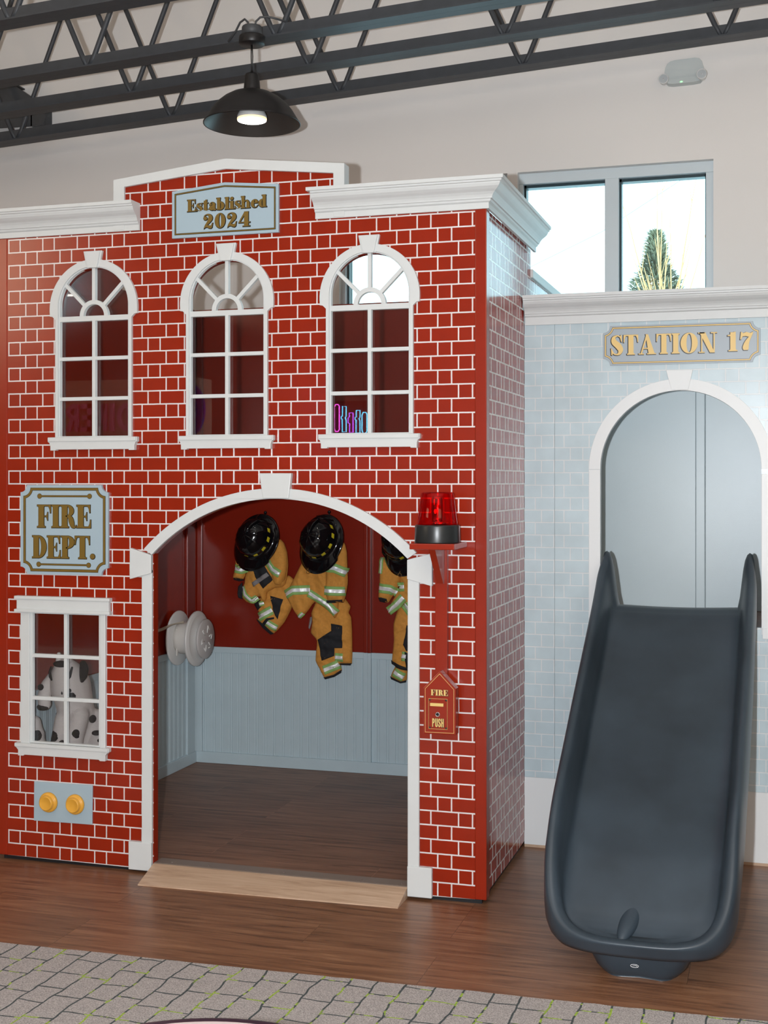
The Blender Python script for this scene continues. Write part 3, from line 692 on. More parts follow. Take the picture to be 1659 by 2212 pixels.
mb = MB(); mb.box(XIL+0.0025, XIR-0.0025, -0.004, 0.062, 0.0398, 0.0415); mb.box(XIL+0.0025, XIR-0.0025, -0.004, 0.0, 0.0300, 0.0400)
th = mb.obj('threshold_strip', mat('bronze_threshold_metal', (0.20, 0.15, 0.12), 0.3), FS, 0.001)
for i in range(7):
    mb = MB(); x = -1.19 + i*0.1525; mb.sphere((x, 0.020, 0.0415), (0.0028, 0.0028, 0.0012), seg=12, rings=6); mb.obj('screw', M['chrome'], th)

# wainscot and posts inside
def beadboard(name, a0, a1, z0, z1, fixed, axis, sgn):
    mb = MB(); pr_ = [(a0, 0.0)]; a = a0+0.028; k = 0
    while a < a1-0.01:
        g = 0.003
        pr_ += [(a-g, 0), (a, -0.0022), (a+g, 0)]; a += 0.012 if k % 2 == 0 else 0.036; k += 1
    pr_.append((a1, 0.0)); vs = []; fs = []
    for u, d in pr_:
        for z in (z0, z1):
            vs.append((u, fixed + sgn*(d+0.006), z) if axis == 'x' else (fixed + sgn*(d+0.006), u, z))
    for i in range(len(pr_)-1): fs.append((2*i, 2*i+2, 2*i+3, 2*i+1))
    mb.add(vs, fs)
    return mb.obj(name, M['wainscot'], FS)
beadboard('beadboard', -1.86, -0.955, 0.04, 0.64, 1.70, 'x', -1)
beadboard('beadboard', -0.92, 0.0, 0.04, 0.64, 1.70, 'x', -1)
beadboard('beadboard', 0.06, 1.62, 0.04, 0.64, -1.885, 'y', 1)
mb = MB(); mb.box(-1.885, 0.0, 1.688, 1.70, 0.612, 0.643); mb.box(-1.885, 0.0, 1.684, 1.70, 0.040, 0.098); mb.obj('wainscot_rail', M['wainscot'], FS, 0.002)
mb = MB(); mb.box(-1.885, -1.873, 0.04, 1.70, 0.612, 0.643); mb.box(-1.885, -1.869, 0.04, 1.70, 0.040, 0.098); mb.obj('wainscot_rail', M['wainscot'], FS, 0.002)
mb = MB(); mb.box(-0.9594, -0.9381, 1.682, 1.70, 0.098, 0.643); mb.box(-0.9365, -0.9181, 1.676, 1.70, 0.098, 0.643)
mb.obj('wainscot_stile', M['wainscot'], FS, 0.002); mb = MB(); mb.box(-1.884, -1.838, 1.680, 1.70, 0.098, 0.643)
mb.obj('wainscot_stile', M['wainscot'], FS, 0.002); mb = MB(); mb.box(-1.885, -1.870, 1.58, 1.665, 0.098, 0.643); mb.obj('wainscot_stile', M['wainscot'], FS, 0.002)
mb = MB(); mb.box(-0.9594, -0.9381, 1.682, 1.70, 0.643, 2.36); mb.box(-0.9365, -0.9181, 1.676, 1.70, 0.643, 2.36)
mb.obj('wall_batten', M['red_shaded'], FS, 0.003)
box_obj('wall_batten', M['red_shaded'], (-1.868, -1.838, 1.680, 1.70, 0.643, 2.36), FS, 0.003); box_obj('wall_batten', M['red_shaded'], (-1.885, -1.870, 1.58, 1.665, 0.643, 2.386), FS, 0.003)
mb = MB(); mb.box(-0.9594, -0.9381, 1.682, 1.70, 0.0985, 0.099); 

# ramp
RMP = MB(); vs = [(-1.2433, -0.157, 0.0), (-0.2475, -0.128, 0.0), (-0.2475, -0.006, 0.0), (-1.2560, -0.006, 0.0),
                  (-1.2433, -0.157, 0.004), (-0.2475, -0.128, 0.004), (-0.2475, -0.006, 0.0385), (-1.2560, -0.006, 0.0385)]
RMP.add(vs, [(3, 2, 1, 0), (4, 5, 6, 7), (0, 1, 5, 4), (1, 2, 6, 5), (2, 3, 7, 6), (3, 0, 4, 7)])
tag(RMP.obj('threshold_ramp', M['ramp']), 'light oak wedge ramp in front of the arched doorway', 'ramp')

# ------------------------------------------------------------------ grey play station
GS = thing('grey_play_station', 'pale grey brick play front with arched slide opening and white cornice', 'playhouse', (0.9, 1.0, 0))
AX, AR, AZ = 0.651, 0.3118, 1.5455
gx1 = 2.2
op = [(AX-AR, 0.927), (AX+AR, 0.927)] + arc(AX, AZ, AR, 0, 180, 48)
mb = MB(); mb.prism([[(0.1545, 0.287), (gx1, 0.287), (gx1, 2.20), (0.1545, 2.20)], op], 0.77, 0.80, 0, 1); mb.obj('brick_panel', [M['brick_grey'], M['grey_panel']], GS)
mb = MB(); mb.prism([[(0.0295, 0.287), (0.1535, 0.287), (0.1535, 2.20), (0.0295, 2.20)]], 0.77, 0.80); mb.obj('brick_panel', M['brick_grey2'], GS)
mb = MB(); mb.box(0.0295, gx1, 0.769, 0.80, 0.012, 0.2865); mb.obj('base_board', M['white_flat'], GS)
mb = MB(); mb.box(0.0295, gx1, 0.772, 0.785, 0.0, 0.012); mb.obj('shoe_strip', M['ramp'], GS)
aro = arc(AX, AZ, 0.358, 0, 180, 48); ari = list(reversed(arc(AX, AZ, AR, 0, 180, 48)))
mb = MB(); mb.prism([aro+ari], 0.766, 0.772); mb.obj('arch_trim', M['white_flat'], GS, 0.001)
mb = MB(); mb.box(AX-0.358, AX-AR, 0.766, 0.772, 0.90, AZ-0.0007); mb.obj('jamb_trim', M['white_flat'], GS, 0.001)
mb = MB(); mb.box(AX+AR, AX+0.375, 0.765, 0.772, 0.90, AZ-0.02); mb.obj('jamb_trim', M['white_flat'], GS, 0.001)
mb = MB(); mb.prism([[(AX-0.031, 1.859), (AX+0.034, 1.859), (AX+0.052, 1.938), (AX-0.052, 1.938)]], 0.763, 0.772); mb.obj('keystone', M['white_flat'], GS, 0.001)
mb = MB(); mb.box(AX+AR+0.004, gx1, 0.760, 0.772, 0.885, 0.927); mb.obj('sill_trim', M['white_flat'], GS, 0.001)
cp = [(o, z-2.459+2.146) for o, z in prof]; cp[0] = (0, 2.135); cp[1] = (0.010, 2.135)
mb = MB(); sweep(mb, cp, [(0.0345, 0.77), (gx1, 0.77)], [(0, -1), (0, -1)]); mb.obj('cornice', M['white'], GS)
mb = MB(); mb.box(0.0345, gx1, 0.772, 0.83, 2.235, 2.2495); mb.obj('cornice_top', M['white'], GS)
mb = MB(); mb.box(0.0345, 0.672, 1.42, 1.44, 0.93, 2.15); mb.obj('inner_wall', M['grey_panel'], GS)
mb = MB(); mb.box(0.716, gx1, 1.42, 1.44, 0.93, 2.15); mb.obj('inner_wall', M['grey_panel'], GS)
mb = MB(); mb.box(0.673, 0.715, 1.410, 1.44, 0.93, 2.15); mb.obj('wall_batten', M['grey_panel'], GS, 0.004)
mb = MB(); mb.box(0.035, gx1, 0.775, 1.42, 0.895, 0.9265); mb.obj('platform', M['platform'], GS)
mb = MB(); mb.box(0.0345, 0.05, 0.80, 1.42, 0.93, 2.15); mb.obj('partition', M['grey_panel'], GS)

# ------------------------------------------------------------------ slide
def catmull(keys, n):
    out = []
    for i in range(len(keys)-1):
        p0 = keys[max(i-1, 0)]; p1 = keys[i]; p2 = keys[i+1]; p3 = keys[min(i+2, len(keys)-1)]
        for k in range(n):
            t = k/n
            out.append(tuple(0.5*((2*b)+(-a+c)*t+(2*a-5*b+4*c-d)*t*t+(-a+3*b-3*c+d)*t**3) for a, b, c, d in zip(p0, p1, p2, p3)))
    out.append(tuple(keys[-1])); return out
def slide():
    t = thing('playground_slide', 'charcoal plastic childs slide coming out of the grey arched opening', 'slide', (0.63, -0.2, 0))
    #        Y     c     w     ztop   zbed
    keys = [(0.862, .641, .294, 0.985, 0.945), (0.855, .641, .296, 1.100, 0.947), (0.835, .641, .298, 1.185, 0.949), (0.800, .641, .299, 1.216, 0.951), (0.755, .641, .300, 1.203, 0.950),
            (0.700, .640, .307, 1.150, 0.938), (0.620, .639, .307, 1.088, 0.892), (0.500, .638, .306, 1.012, 0.812), (0.300, .636, .306, 0.887, 0.678),
            (0.100, .633, .305, 0.763, 0.548), (-0.10, .630, .303, 0.640, 0.420), (-0.22, .628, .302, 0.566, 0.340), (-0.32, .625, .300, 0.502, 0.272),
            (-0.385, .622, .298, 0.440, 0.222)]
    st = catmull(keys, 4)
    def lerp(tab, y):
        for (a, b), (c_, d_) in zip(tab, tab[1:]):
            if y >= c_: return b+(d_-b)*(y-a)/(c_-a)
        return tab[-1][1]
    zt_t = [(-0.385, .440), (-0.44, .368), (-0.49, .292), (-0.53, .228), (-0.56, .184), (-0.585, .155), (-0.60, .141), (-0.612, .132), (-0.62, .128)]
    zb_t = [(-0.385, .222), (-0.44, .182), (-0.49, .152), (-0.53, .134), (-0.57, .122), (-0.62, .116)]
    for q in range(1, 27):
        f_ = math.radians(89.3*q/26); p_ = 2.9
        yy = -0.385-0.232*math.sin(f_)**(2/p_); st.append((yy, .621, .298*math.cos(f_)**(2/p_), lerp(zt_t, yy), lerp(zb_t, yy)))
    half = [(0.0, 0.0), (0.18, 0.0), (0.36, 0.004), (0.52, 0.015), (0.64, 0.04), (0.72, 0.09), (0.775, 0.19), (0.805, 0.36), (0.825, 0.56), (0.845, 0.75), (0.868, 0.89), (0.897, 0.97), (0.93, 1.0), (0.962, 0.975), (0.985, 0.89), (0.998, 0.74), (1.0, 0.5), (0.998, 0.2), (0.99, -0.02)]
    prof_ = half[6:]; NB = 12
    def zb_at(y):
        tab = [(k_[0], k_[4]) for k_ in keys] + zb_t[1:]
        return lerp(tab, y)
    vs = []; N = None; K = len(st)
    for q, (Y, c, w, zt, zb) in enumerate(st):
        a_ = st[max(q-1, 0)]; b_2 = st[min(q+1, K-1)]
        if Y > -0.385: nx, ny = 1.0, 0.0
        elif q == K-1: nx, ny = 0.0, 1.0
        else:
            tx, ty = (b_2[2]-a_[2]), (b_2[0]-a_[0])      # change of half width and of Y along the rim
            L_ = math.hypot(tx, ty); nx, ny = -ty/L_, -tx/L_
        h = max(zt-zb, 0.014)
        R = []
        for u_, hh in prof_: d = (1-u_)*0.30; R.append((d, zb_at(min(Y+ny*d, 0.86))+hh*h if hh < 0.3 else zb+hh*h))
        th_ = 0.42 if Y > 0.64 else 1.0
        R += [(0.010, zb-0.022*th_), (0.022, zb-0.036*th_), (0.065, zb-0.040*th_)]
        left = [(c-w+nx*d, Y+ny*d, z) for d, z in R]; right = [(c+w-nx*d, Y+ny*d, z) for d, z in R]
        if q == K-1: left = [(c, y, z) for x, y, z in left]; right = list(left)
        li, ri = left[0], right[0]; lu, ru = left[-1], right[-1]
        bed = [(ri[0]+(li[0]-ri[0])*e/NB, ri[1], ri[2]-0.006*math.sin(PI*e/NB)) for e in range(1, NB)]
        und = [(lu[0]+(ru[0]-lu[0])*e/NB, lu[1], lu[2]) for e in range(1, NB)]
        ring_ = left + und + right[::-1] + bed
        N = len(ring_); vs += ring_
    fs = []
    for i in range(K-1):
        for j in range(N):
            a = i*N+j; b = i*N+(j+1) % N; fs.append((a, b, b+N, a+N))
    mb = MB(); mb.add(vs, fs, 0, True)
    mb.f.append(list(reversed(range(N)))); mb.m.append(0); mb.sm.append(False)
    mb.obj('chute', M['slide'], t)
    # moulded foot below the exit
    mb = MB(); rows = []
    for z, sx, y0, y1 in ((0.112, 0.160, -0.590, -0.20), (0.090, 0.159, -0.584, -0.20), (0.06, 0.152, -0.572, -0.20), (0.03, 0.138, -0.560, -0.20), (0.010, 0.120, -0.548, -0.21), (0.0, 0.106, -0.540, -0.22)):
        ring = []
        for q in range(40):
            a = 2*PI*q/40; ca, sa = math.cos(a), math.sin(a); e = 0.42
            xx = math.copysign(abs(ca)**e, ca)*sx; yy = (y0+y1)/2 + math.copysign(abs(sa)**e, sa)*(y1-y0)/2
            dent = 0.014*math.exp(-(xx/0.05)**4) if sa < -0.3 else 0
            ring.append((0.628+xx, yy+dent, z))
        rows.append(ring)
    vs = [p for r in rows for p in r]; fs = [(i*40+j, i*40+(j+1) % 40, (i+1)*40+(j+1) % 40, (i+1)*40+j) for i in range(len(rows)-1) for j in range(40)]
    mb.add(vs, fs, 0, True); mb.f.append(list(range(40))); mb.m.append(0); mb.sm.append(False); mb.f.append(list(reversed(range(200, 240)))); mb.m.append(0); mb.sm.append(False)
    ft = mb.obj('foot', M['slide'], t)
    mb = MB(); pts = [(0.618+0.012*math.cos(q*PI/10), -0.5655, 0.048+0.0045*math.sin(q*PI/10)) for q in range(20)]
    mb.tube(pts, 0.0007, 5, closed=True); mb.tube([(0.612, -0.5655, 0.048), (0.622, -0.5655, 0.0495), (0.628, -0.5655, 0.045)], 0.0006, 5); mb.obj('moulded_mark', M['silver'], ft)
    # raised moulding on the exit
    mb = MB(); d = Vector((-0.035, -0.17, -0.062)); rot = d.to_track_quat('Z', 'Y').to_matrix()
    mb.sphere((0.603, -0.452, 0.166), (0.032, 0.026, 0.135), rot, 28, 18); mb.obj('raised_moulding', M['slide'], t)
slide()

# ------------------------------------------------------------------ lettering
def q_stroke(pts, n=7):
    """variable width stroke through (x, y, w) -> polygon"""
    s = catmull(pts, n); L = []; R = []
    for i, (x, y, w) in enumerate(s):
        a = s[max(i-1, 0)]; b = s[min(i+1, len(s)-1)]
        d = Vector((b[0]-a[0], b[1]-a[1])).normalized(); nn = Vector((-d.y, d.x))*w/2
        L.append((x+nn.x, y+nn.y)); R.append((x-nn.x, y-nn.y))
    return L + R[::-1]
def q_rect(x0, y0, x1, y1): return [(x0, y0), (x1, y0), (x1, y1), (x0, y1)]
def q_half(cx, cy, rx, ry, ix, iy, a0, a1, n=20):
    return arc(cx, cy, rx, a0, a1, n, ry) + list(reversed(arc(cx, cy, ix, a0, a1, n, iy)))
def q_ball(cx, cy, r): return arc(cx, cy, r, 0, 342, 19)
def q_serif(x0, x1, xs0, xs1, y, dirn, t=0.055, b=0.06):
    """slab with bracket; stem spans xs0..xs1"""
    return [(x0, y), (x1, y), (x1, y+dirn*t), (xs1+0.02, y+dirn*(t+0.01)), (xs1, y+dirn*(t+b)), (xs0, y+dirn*(t+b)), (xs0-0.02, y+dirn*(t+0.01)), (x0, y+dirn*t)]
def stem(x, w=0.25, e=0.07, y0=0, y1=1.0, top=True, bot=True, tl=True, tr=True, bl=True, br=True):
    r = [q_rect(x, y0, x+w, y1)]
    if bot: r.append(q_serif(x-(e if bl else 0), x+w+(e if br else 0), x, x+w, y0, 1))
    if top: r.append(q_serif(x-(e if tl else 0), x+w+(e if tr else 0), x, x+w, y1, -1))
    return r
def arm_tip(x, y0, y1, dx=0.14):  # wedge at the end of an arm
    return [(x-dx, y1), (x, y1), (x, y0), (x-0.035, y0), (x-0.06, y0+(y1-y0)*0.5)]
G = {}
G['I'] = (0.42, stem(0.08))
G['F'] = (0.66, stem(0.07, tr=False) + [q_rect(0.1, 0.94, 0.63, 1.0), arm_tip(0.64, 0.64, 1.0), q_rect(0.3, 0.475, 0.46, 0.525), [(0.43, 0.525), (0.48, 0.68), (0.50, 0.68), (0.50, 0.32), (0.48, 0.32), (0.43, 0.475)]])
G['E'] = (0.68, stem(0.07, tr=False, br=False) + [q_rect(0.1, 0.94, 0.63, 1.0), arm_tip(0.63, 0.66, 1.0), q_rect(0.1, 0, 0.64, 0.06), arm_tip(0.66, 0.36, 0.0), q_rect(0.3, 0.475, 0.44, 0.525), [(0.41, 0.525), (0.46, 0.68), (0.48, 0.68), (0.48, 0.32), (0.46, 0.32), (0.41, 0.475)]])
G['T'] = (0.74, stem(0.25, top=False) + [q_rect(0.03, 0.94, 0.71, 1.0), arm_tip(0.73, 0.62, 1.0), [(0.15, 1.0), (0.01, 1.0), (0.01, 0.62), (0.045, 0.62), (0.07, 0.8)]])
G['D'] = (0.72, stem(0.07, tr=False, br=False) + [q_half(0.30, 0.5, 0.40, 0.5, 0.15, 0.445, -90, 90), q_rect(0.2, 0.0, 0.31, 0.055), q_rect(0.2, 0.945, 0.31, 1.0)])
G['P'] = (0.66, stem(0.07, tr=False) + [q_half(0.32, 0.72, 0.33, 0.28, 0.09, 0.225, -90, 90), q_rect(0.25, 0.945, 0.33, 1.0), q_rect(0.25, 0.44, 0.33, 0.495)])
G['R'] = (0.74, stem(0.07, tr=False) + [q_half(0.32, 0.74, 0.30, 0.26, 0.09, 0.205, -90, 90), q_rect(0.25, 0.945, 0.33, 1.0), q_rect(0.25, 0.48, 0.33, 0.535),
          q_stroke([(0.34, 0.50, 0.06), (0.46, 0.42, 0.20), (0.52, 0.24, 0.22), (0.57, 0.08, 0.16), (0.66, 0.03, 0.07), (0.73, 0.12, 0.03)])])
G['.'] = (0.24, [q_ball(0.12, 0.11, 0.115)])
G['S'] = (0.64, [q_stroke([(0.54, 0.78, 0.05), (0.46, 0.92, 0.06), (0.32, 0.965, 0.07), (0.17, 0.86, 0.17), (0.19, 0.66, 0.27), (0.38, 0.47, 0.30), (0.50, 0.27, 0.26), (0.45, 0.09, 0.15), (0.31, 0.03, 0.07), (0.17, 0.08, 0.06), (0.07, 0.25, 0.05)]),
          [(0.50, 1.0), (0.55, 1.0), (0.57, 0.66), (0.53, 0.66), (0.48, 0.85)], [(0.05, 0.0), (0.10, 0.0), (0.13, 0.14), (0.07, 0.34), (0.03, 0.34)]])
G['A'] = (0.86, [[(0.35, 1.0), (0.47, 1.0), (0.80, 0.0), (0.50, 0.0)], [(0.38, 0.98), (0.43, 0.86), (0.17, 0.03), (0.10, 0.03)], q_rect(0.2, 0.27, 0.56, 0.325), q_rect(0.01, 0, 0.27, 0.05), q_rect(0.42, 0, 0.86, 0.05)])
G['O'] = (0.86, [q_half(0.43, 0.5, 0.41, 0.51, 0.13, 0.46, -90, 90), q_half(0.43, 0.5, 0.41, 0.51, 0.13, 0.46, 90, 270)])
G['N'] = (0.90, [[(0.06, 1.0), (0.34, 1.0), (0.78, 0.0), (0.56, 0.0)], q_rect(0.14, 0, 0.20, 0.95), q_rect(0.725, 0.0, 0.785, 1.0), q_rect(0.03, 0, 0.31, 0.05), q_rect(0.60, 0.95, 0.90, 1.0), q_rect(0.0, 0.95, 0.3, 1.0)])
G['1'] = (0.50, stem(0.15, 0.26, 0.09, top=False) + [[(0.02, 0.80), (0.02, 0.855), (0.16, 0.88), (0.34, 1.02), (0.41, 1.02), (0.41, 0.85), (0.15, 0.80)]])
G['7'] = (0.68, [[(0.06, 1.0), (0.02, 0.60), (0.07, 0.60), (0.14, 0.76), (0.28, 0.78), (0.42, 0.74), (0.62, 0.88), (0.64, 1.0), (0.50, 0.93), (0.32, 0.99), (0.16, 0.93), (0.10, 1.0)],
          q_stroke([(0.61, 0.93, 0.06), (0.48, 0.70, 0.12), (0.35, 0.45, 0.21), (0.29, 0.22, 0.28), (0.29, 0.11, 0.27), (0.29, 0.04, 0.20)])])
G['2'] = (0.66, [q_ball(0.15, 0.70, 0.115), q_stroke([(0.05, 0.72, 0.06), (0.11, 0.90, 0.06), (0.29, 0.97, 0.07), (0.45, 0.86, 0.20), (0.46, 0.66, 0.27), (0.32, 0.42, 0.18), (0.16, 0.22, 0.10), (0.07, 0.03, 0.05)]),
          [(0.05, 0.0), (0.12, 0.22), (0.24, 0.26), (0.40, 0.20), (0.50, 0.20), (0.57, 0.38), (0.62, 0.38), (0.58, 0.08), (0.50, 0.0), (0.38, 0.02), (0.26, 0.10), (0.14, 0.08)]])
G['0'] = (0.72, [q_half(0.36, 0.5, 0.335, 0.51, 0.075, 0.46, -90, 90), q_half(0.36, 0.5, 0.335, 0.51, 0.075, 0.46, 90, 270)])
G['4'] = (0.78, [q_rect(0.38, 0.04, 0.64, 1.0), q_rect(0.28, 0, 0.74, 0.055), [(0.40, 1.0), (0.52, 1.0), (0.12, 0.31), (0.03, 0.31)], q_rect(0.03, 0.25, 0.75, 0.31)])
xh = 0.66
def lc_stem(x, h, w=0.24): return stem(x, w, 0.05, 0, h, tr=False)
G['s'] = (0.50, [[(a*0.8+0.0, b*xh) for a, b in P_] for P_ in G['S'][1]])
G['t'] = (0.46, [q_rect(0.10, 0.1, 0.33, 0.82), [(0.10, 0.66), (0.22, 0.90), (0.33, 0.90), (0.33, 0.66)], q_rect(0.01, xh-0.055, 0.43, xh), q_stroke([(0.22, 0.14, 0.23), (0.27, 0.06, 0.15), (0.36, 0.035, 0.06), (0.44, 0.13, 0.04)])])
G['a'] = (0.58, [q_rect(0.27, 0.06, 0.49, 0.48), q_stroke([(0.10, 0.50, 0.05), (0.16, 0.62, 0.06), (0.29, 0.645, 0.07), (0.38, 0.52, 0.22), (0.38, 0.40, 0.22)]), q_ball(0.14, 0.48, 0.09), q_half(0.30, 0.19, 0.27, 0.20, 0.05, 0.14, 90, 270), q_stroke([(0.38, 0.12, 0.22), (0.44, 0.04, 0.12), (0.51, 0.03, 0.06), (0.57, 0.10, 0.04)])])
G['b'] = (0.62, [q_rect(0.06, 0.0, 0.29, 1.0), q_serif(0.0, 0.29, 0.06, 0.29, 1.0, -1), q_half(0.29, 0.33, 0.31, 0.345, 0.07, 0.285, -90, 90), q_rect(0.2, -0.01, 0.3, 0.05)])
G['d'] = (0.64, [q_rect(0.33, 0.0, 0.56, 1.0), q_serif(0.26, 0.56, 0.33, 0.56, 1.0, -1), q_half(0.33, 0.33, 0.31, 0.345, 0.07, 0.285, 90, 270), q_rect(0.5, 0.0, 0.63, 0.05)])
G['l'] = (0.36, lc_stem(0.06, 1.0)); G['i'] = (0.36, lc_stem(0.06, xh) + [q_ball(0.18, 0.87, 0.125)])
G['h'] = (0.72, lc_stem(0.05, 1.0, 0.22) + [q_rect(0.43, 0.0, 0.65, 0.45), q_serif(0.38, 0.70, 0.43, 0.65, 0, 1), q_stroke([(0.24, 0.50, 0.05), (0.35, 0.62, 0.07), (0.47, 0.60, 0.13), (0.54, 0.42, 0.22)])])
G['e'] = (0.56, [q_half(0.30, 0.33, 0.28, 0.345, 0.05, 0.285, 90, 270), q_half(0.30, 0.42, 0.25, 0.255, 0.02, 0.20, 0, 90), q_rect(0.2, 0.355, 0.55, 0.405), q_stroke([(0.30, 0.02, 0.06), (0.42, 0.05, 0.06), (0.53, 0.20, 0.04)])])
SANS = {}
SANS['P'] = (0.50, [q_rect(0.04, 0, 0.20, 1), q_half(0.20, 0.71, 0.27, 0.29, 0.10, 0.15, -90, 90)])
SANS['U'] = (0.52, [q_rect(0.04, 0.22, 0.20, 1), q_rect(0.32, 0.22, 0.48, 1), q_half(0.26, 0.23, 0.22, 0.24, 0.06, 0.09, 180, 360)])
SANS['S'] = (0.50, [q_stroke([(0.40, 0.70, 0.15), (0.37, 0.87, 0.15), (0.25, 0.93, 0.14), (0.12, 0.84, 0.16), (0.13, 0.64, 0.16), (0.25, 0.50, 0.17), (0.38, 0.36, 0.16), (0.39, 0.17, 0.16), (0.26, 0.07, 0.14), (0.13, 0.13, 0.15), (0.10, 0.32, 0.15)])])
SANS['H'] = (0.52, [q_rect(0.04, 0, 0.20, 1), q_rect(0.32, 0, 0.48, 1), q_rect(0.1, 0.43, 0.4, 0.58)])

def offset_poly(P_, d):
    n = len(P_); ar = sum(P_[i][0]*P_[(i+1) % n][1]-P_[(i+1) % n][0]*P_[i][1] for i in range(n)); s = 1 if ar > 0 else -1
    out = []
    for i in range(n):
        a = Vector(P_[i-1]); b = Vector(P_[i]); c = Vector(P_[(i+1) % n])
        e1 = b-a; e2 = c-b
        if e1.length < 1e-9 or e2.length < 1e-9: out.append(tuple(b)); continue
        n1 = Vector((e1.y, -e1.x)).normalized()*s; n2 = Vector((e2.y, -e2.x)).normalized()*s
        m_ = n1+n2
        if m_.length < 0.3: m_ = n1
        m_ = m_.normalized(); k = max(m_.dot(n1), 0.45)
        out.append((b.x+m_.x*d/k, b.y+m_.y*d/k))
    return out
def lettering(parent, text, x0, x1, z0, h, y, m_fill, m_line, line=0.0009, shift=(0, 0), font=None, space=0.03, slope=0.0, gap=0.4, names=('lettering', 'letter_outline')):
    """letters of height h between x0 and x1, baseline z0; y = face of the sign"""
    font = font or G; tot = 0
    for ch in text: tot += gap if ch == ' ' else font[ch][0] + space
    tot -= space; k = (x1-x0)/tot; x = x0
    A_ = MB(); B_ = MB(); q = 0
    for ch in text:
        if ch == ' ': x += gap*k; continue
        w, comps = font[ch]
        for c in comps:
            P_ = [(x+a*k, z0+b*h+slope*(x+a*k-x0)) for a, b in c]
            q += 1; e = (q % 5)*0.00003
            A_.prism([P_], y-0.0013-e, y-0.0006)
            if m_line: B_.prism([[(a+shift[0], b+shift[1]) for a, b in offset_poly(P_, line)]], y-0.0007-e, y+0.0002)
        x += (w+space)*k
    A_.obj(names[0], m_fill, parent)['label'] = 'gold letters'
    if m_line: B_.obj(names[1], m_line, parent)
def ring(outer, ins, wdt):
    return [offset_poly(outer, -ins), offset_poly(outer, -ins-wdt)]
def border(parent, outer, ins, wdt, y, fill, line=None, lw=0.0009):
    if line is not None:
        mb = MB(); mb.prism(ring(outer, ins-lw, wdt+2*lw), y-0.0006, y+0.0002); mb.obj('border_outline', line, parent)
    mb = MB(); mb.prism(ring(outer, ins, wdt), y-0.0010, y-0.0004); mb.obj('border_line', fill, parent)
def scoop(x0, x1, z0, z1, r, n=8, r2=None):
    """rectangle with concave corners"""
    L = []
    L += [(x0+r*math.cos(a), z0+r*math.sin(a)) for a in [math.radians(90-90*i/n) for i in range(n+1)]]
    L += [(x1-r*math.cos(a), z0+r*math.sin(a)) for a in [math.radians(90*i/n) for i in range(n+1)]]
    L += [(x1-r*math.cos(a), z1-r*math.sin(a)) for a in [math.radians(90-90*i/n) for i in range(n+1)]]
    L += [(x0+r*math.cos(a), z1-r*math.sin(a)) for a in [math.radians(90*i/n) for i in range(n+1)]]
    return L

# Established 2024
t = thing('established_sign', 'pale blue plaque reading Established 2024 under the pediment', 'sign', (-0.957, -0.001, 2.4174))
P0 = [(-1.1740, 2.4180), (-0.7410, 2.4180), (-0.7410, 2.5970), (-0.957, 2.6170), (-1.1740, 2.5960)]
mb = MB(); mb.prism([P0], -0.014, -0.0005); mb.obj('board', M['sign_blue'], t, 0.001)
border(t, P0, 0.0125, 0.0035, -0.014, M['gold'], M['black'], 0.0016)
lettering(t, 'Established', -1.1110, -0.7870, 2.5150, 0.0455, -0.014, M['gold'], M['black'], 0.0018, (0.0012, -0.0012), space=0.0)
lettering(t, '2024', -1.0450, -0.8520, 2.4470, 0.0550, -0.014, M['gold'], M['black'], 0.0018, (0.0012, -0.0012), space=0.06)
# FIRE DEPT.
t = thing('fire_department_sign', 'square pale blue sign reading FIRE DEPT. left of the arched doorway', 'sign', (-1.638, -0.001, 1.1320))
P0 = scoop(-1.8310, -1.4460, 1.1330, 1.4830, 0.0285)
mb = MB(); mb.prism([P0], -0.014, -0.0005); mb.obj('board', M['sign_blue'], t, 0.001)
P1 = scoop(-1.8175, -1.4560, 1.1440, 1.4720, 0.0320)
border(t, P1, 0.0012, 0.0085, -0.014, M['gold'], M['black'], 0.0014)
lettering(t, 'FIRE', -1.7560, -1.5170, 1.3160, 0.0895, -0.014, M['gold'], M['black'], 0.0018, (0.0006, -0.0006), space=0.0)
lettering(t, 'DEPT.', -1.7780, -1.5010, 1.1965, 0.0885, -0.014, M['gold'], M['black'], 0.0018, (0.0006, -0.0006), space=0.0)
for z, xa, xb in ((1.4390, -1.745, -1.525), (1.1720, -1.749, -1.529)):
    for m_, g, y_ in ((M['black'], 0.0013, -0.0145), (M['gold'], 0, -0.0150)):
        mb = MB()
        for x_ in (xa, xb): mb.prism([arc(x_, z, 0.0090+g, 0, 345, 23)], y_-0.0002, -0.0138)
        mb.prism([q_rect(xa, z-0.0026-g, xb, z+0.0026+g)], y_, -0.0138); mb.obj('ornament_rule', m_, t)
# STATION 17
t = thing('station_number_sign', 'slate grey plaque reading STATION 17 above the slide arch', 'sign', (0.655, 0.77, 1.963))
P0 = scoop(0.3510, 0.9590, 1.9620, 2.1210, 0.0280)
mb = MB(); mb.prism([P0], 0.764, 0.7695); mb.obj('board', M['sign_grey'], t, 0.001)
border(t, scoop(0.3510, 0.9590, 1.9620, 2.1210, 0.0310), 0.0075, 0.0042, 0.764, M['gold_yellow'], M['black'], 0.0014)
lettering(t, 'STATION', 0.3800, 0.7960, 2.0030, 0.0800, 0.764, M['gold_yellow'], M['black'], 0.0018, (-0.0020, -0.0012), space=0.0)
lettering(t, '17', 0.8340, 0.9350, 2.0060, 0.0740, 0.764, M['gold_yellow'], M['black'], 0.0018, (-0.0020, -0.0012), space=0.10)

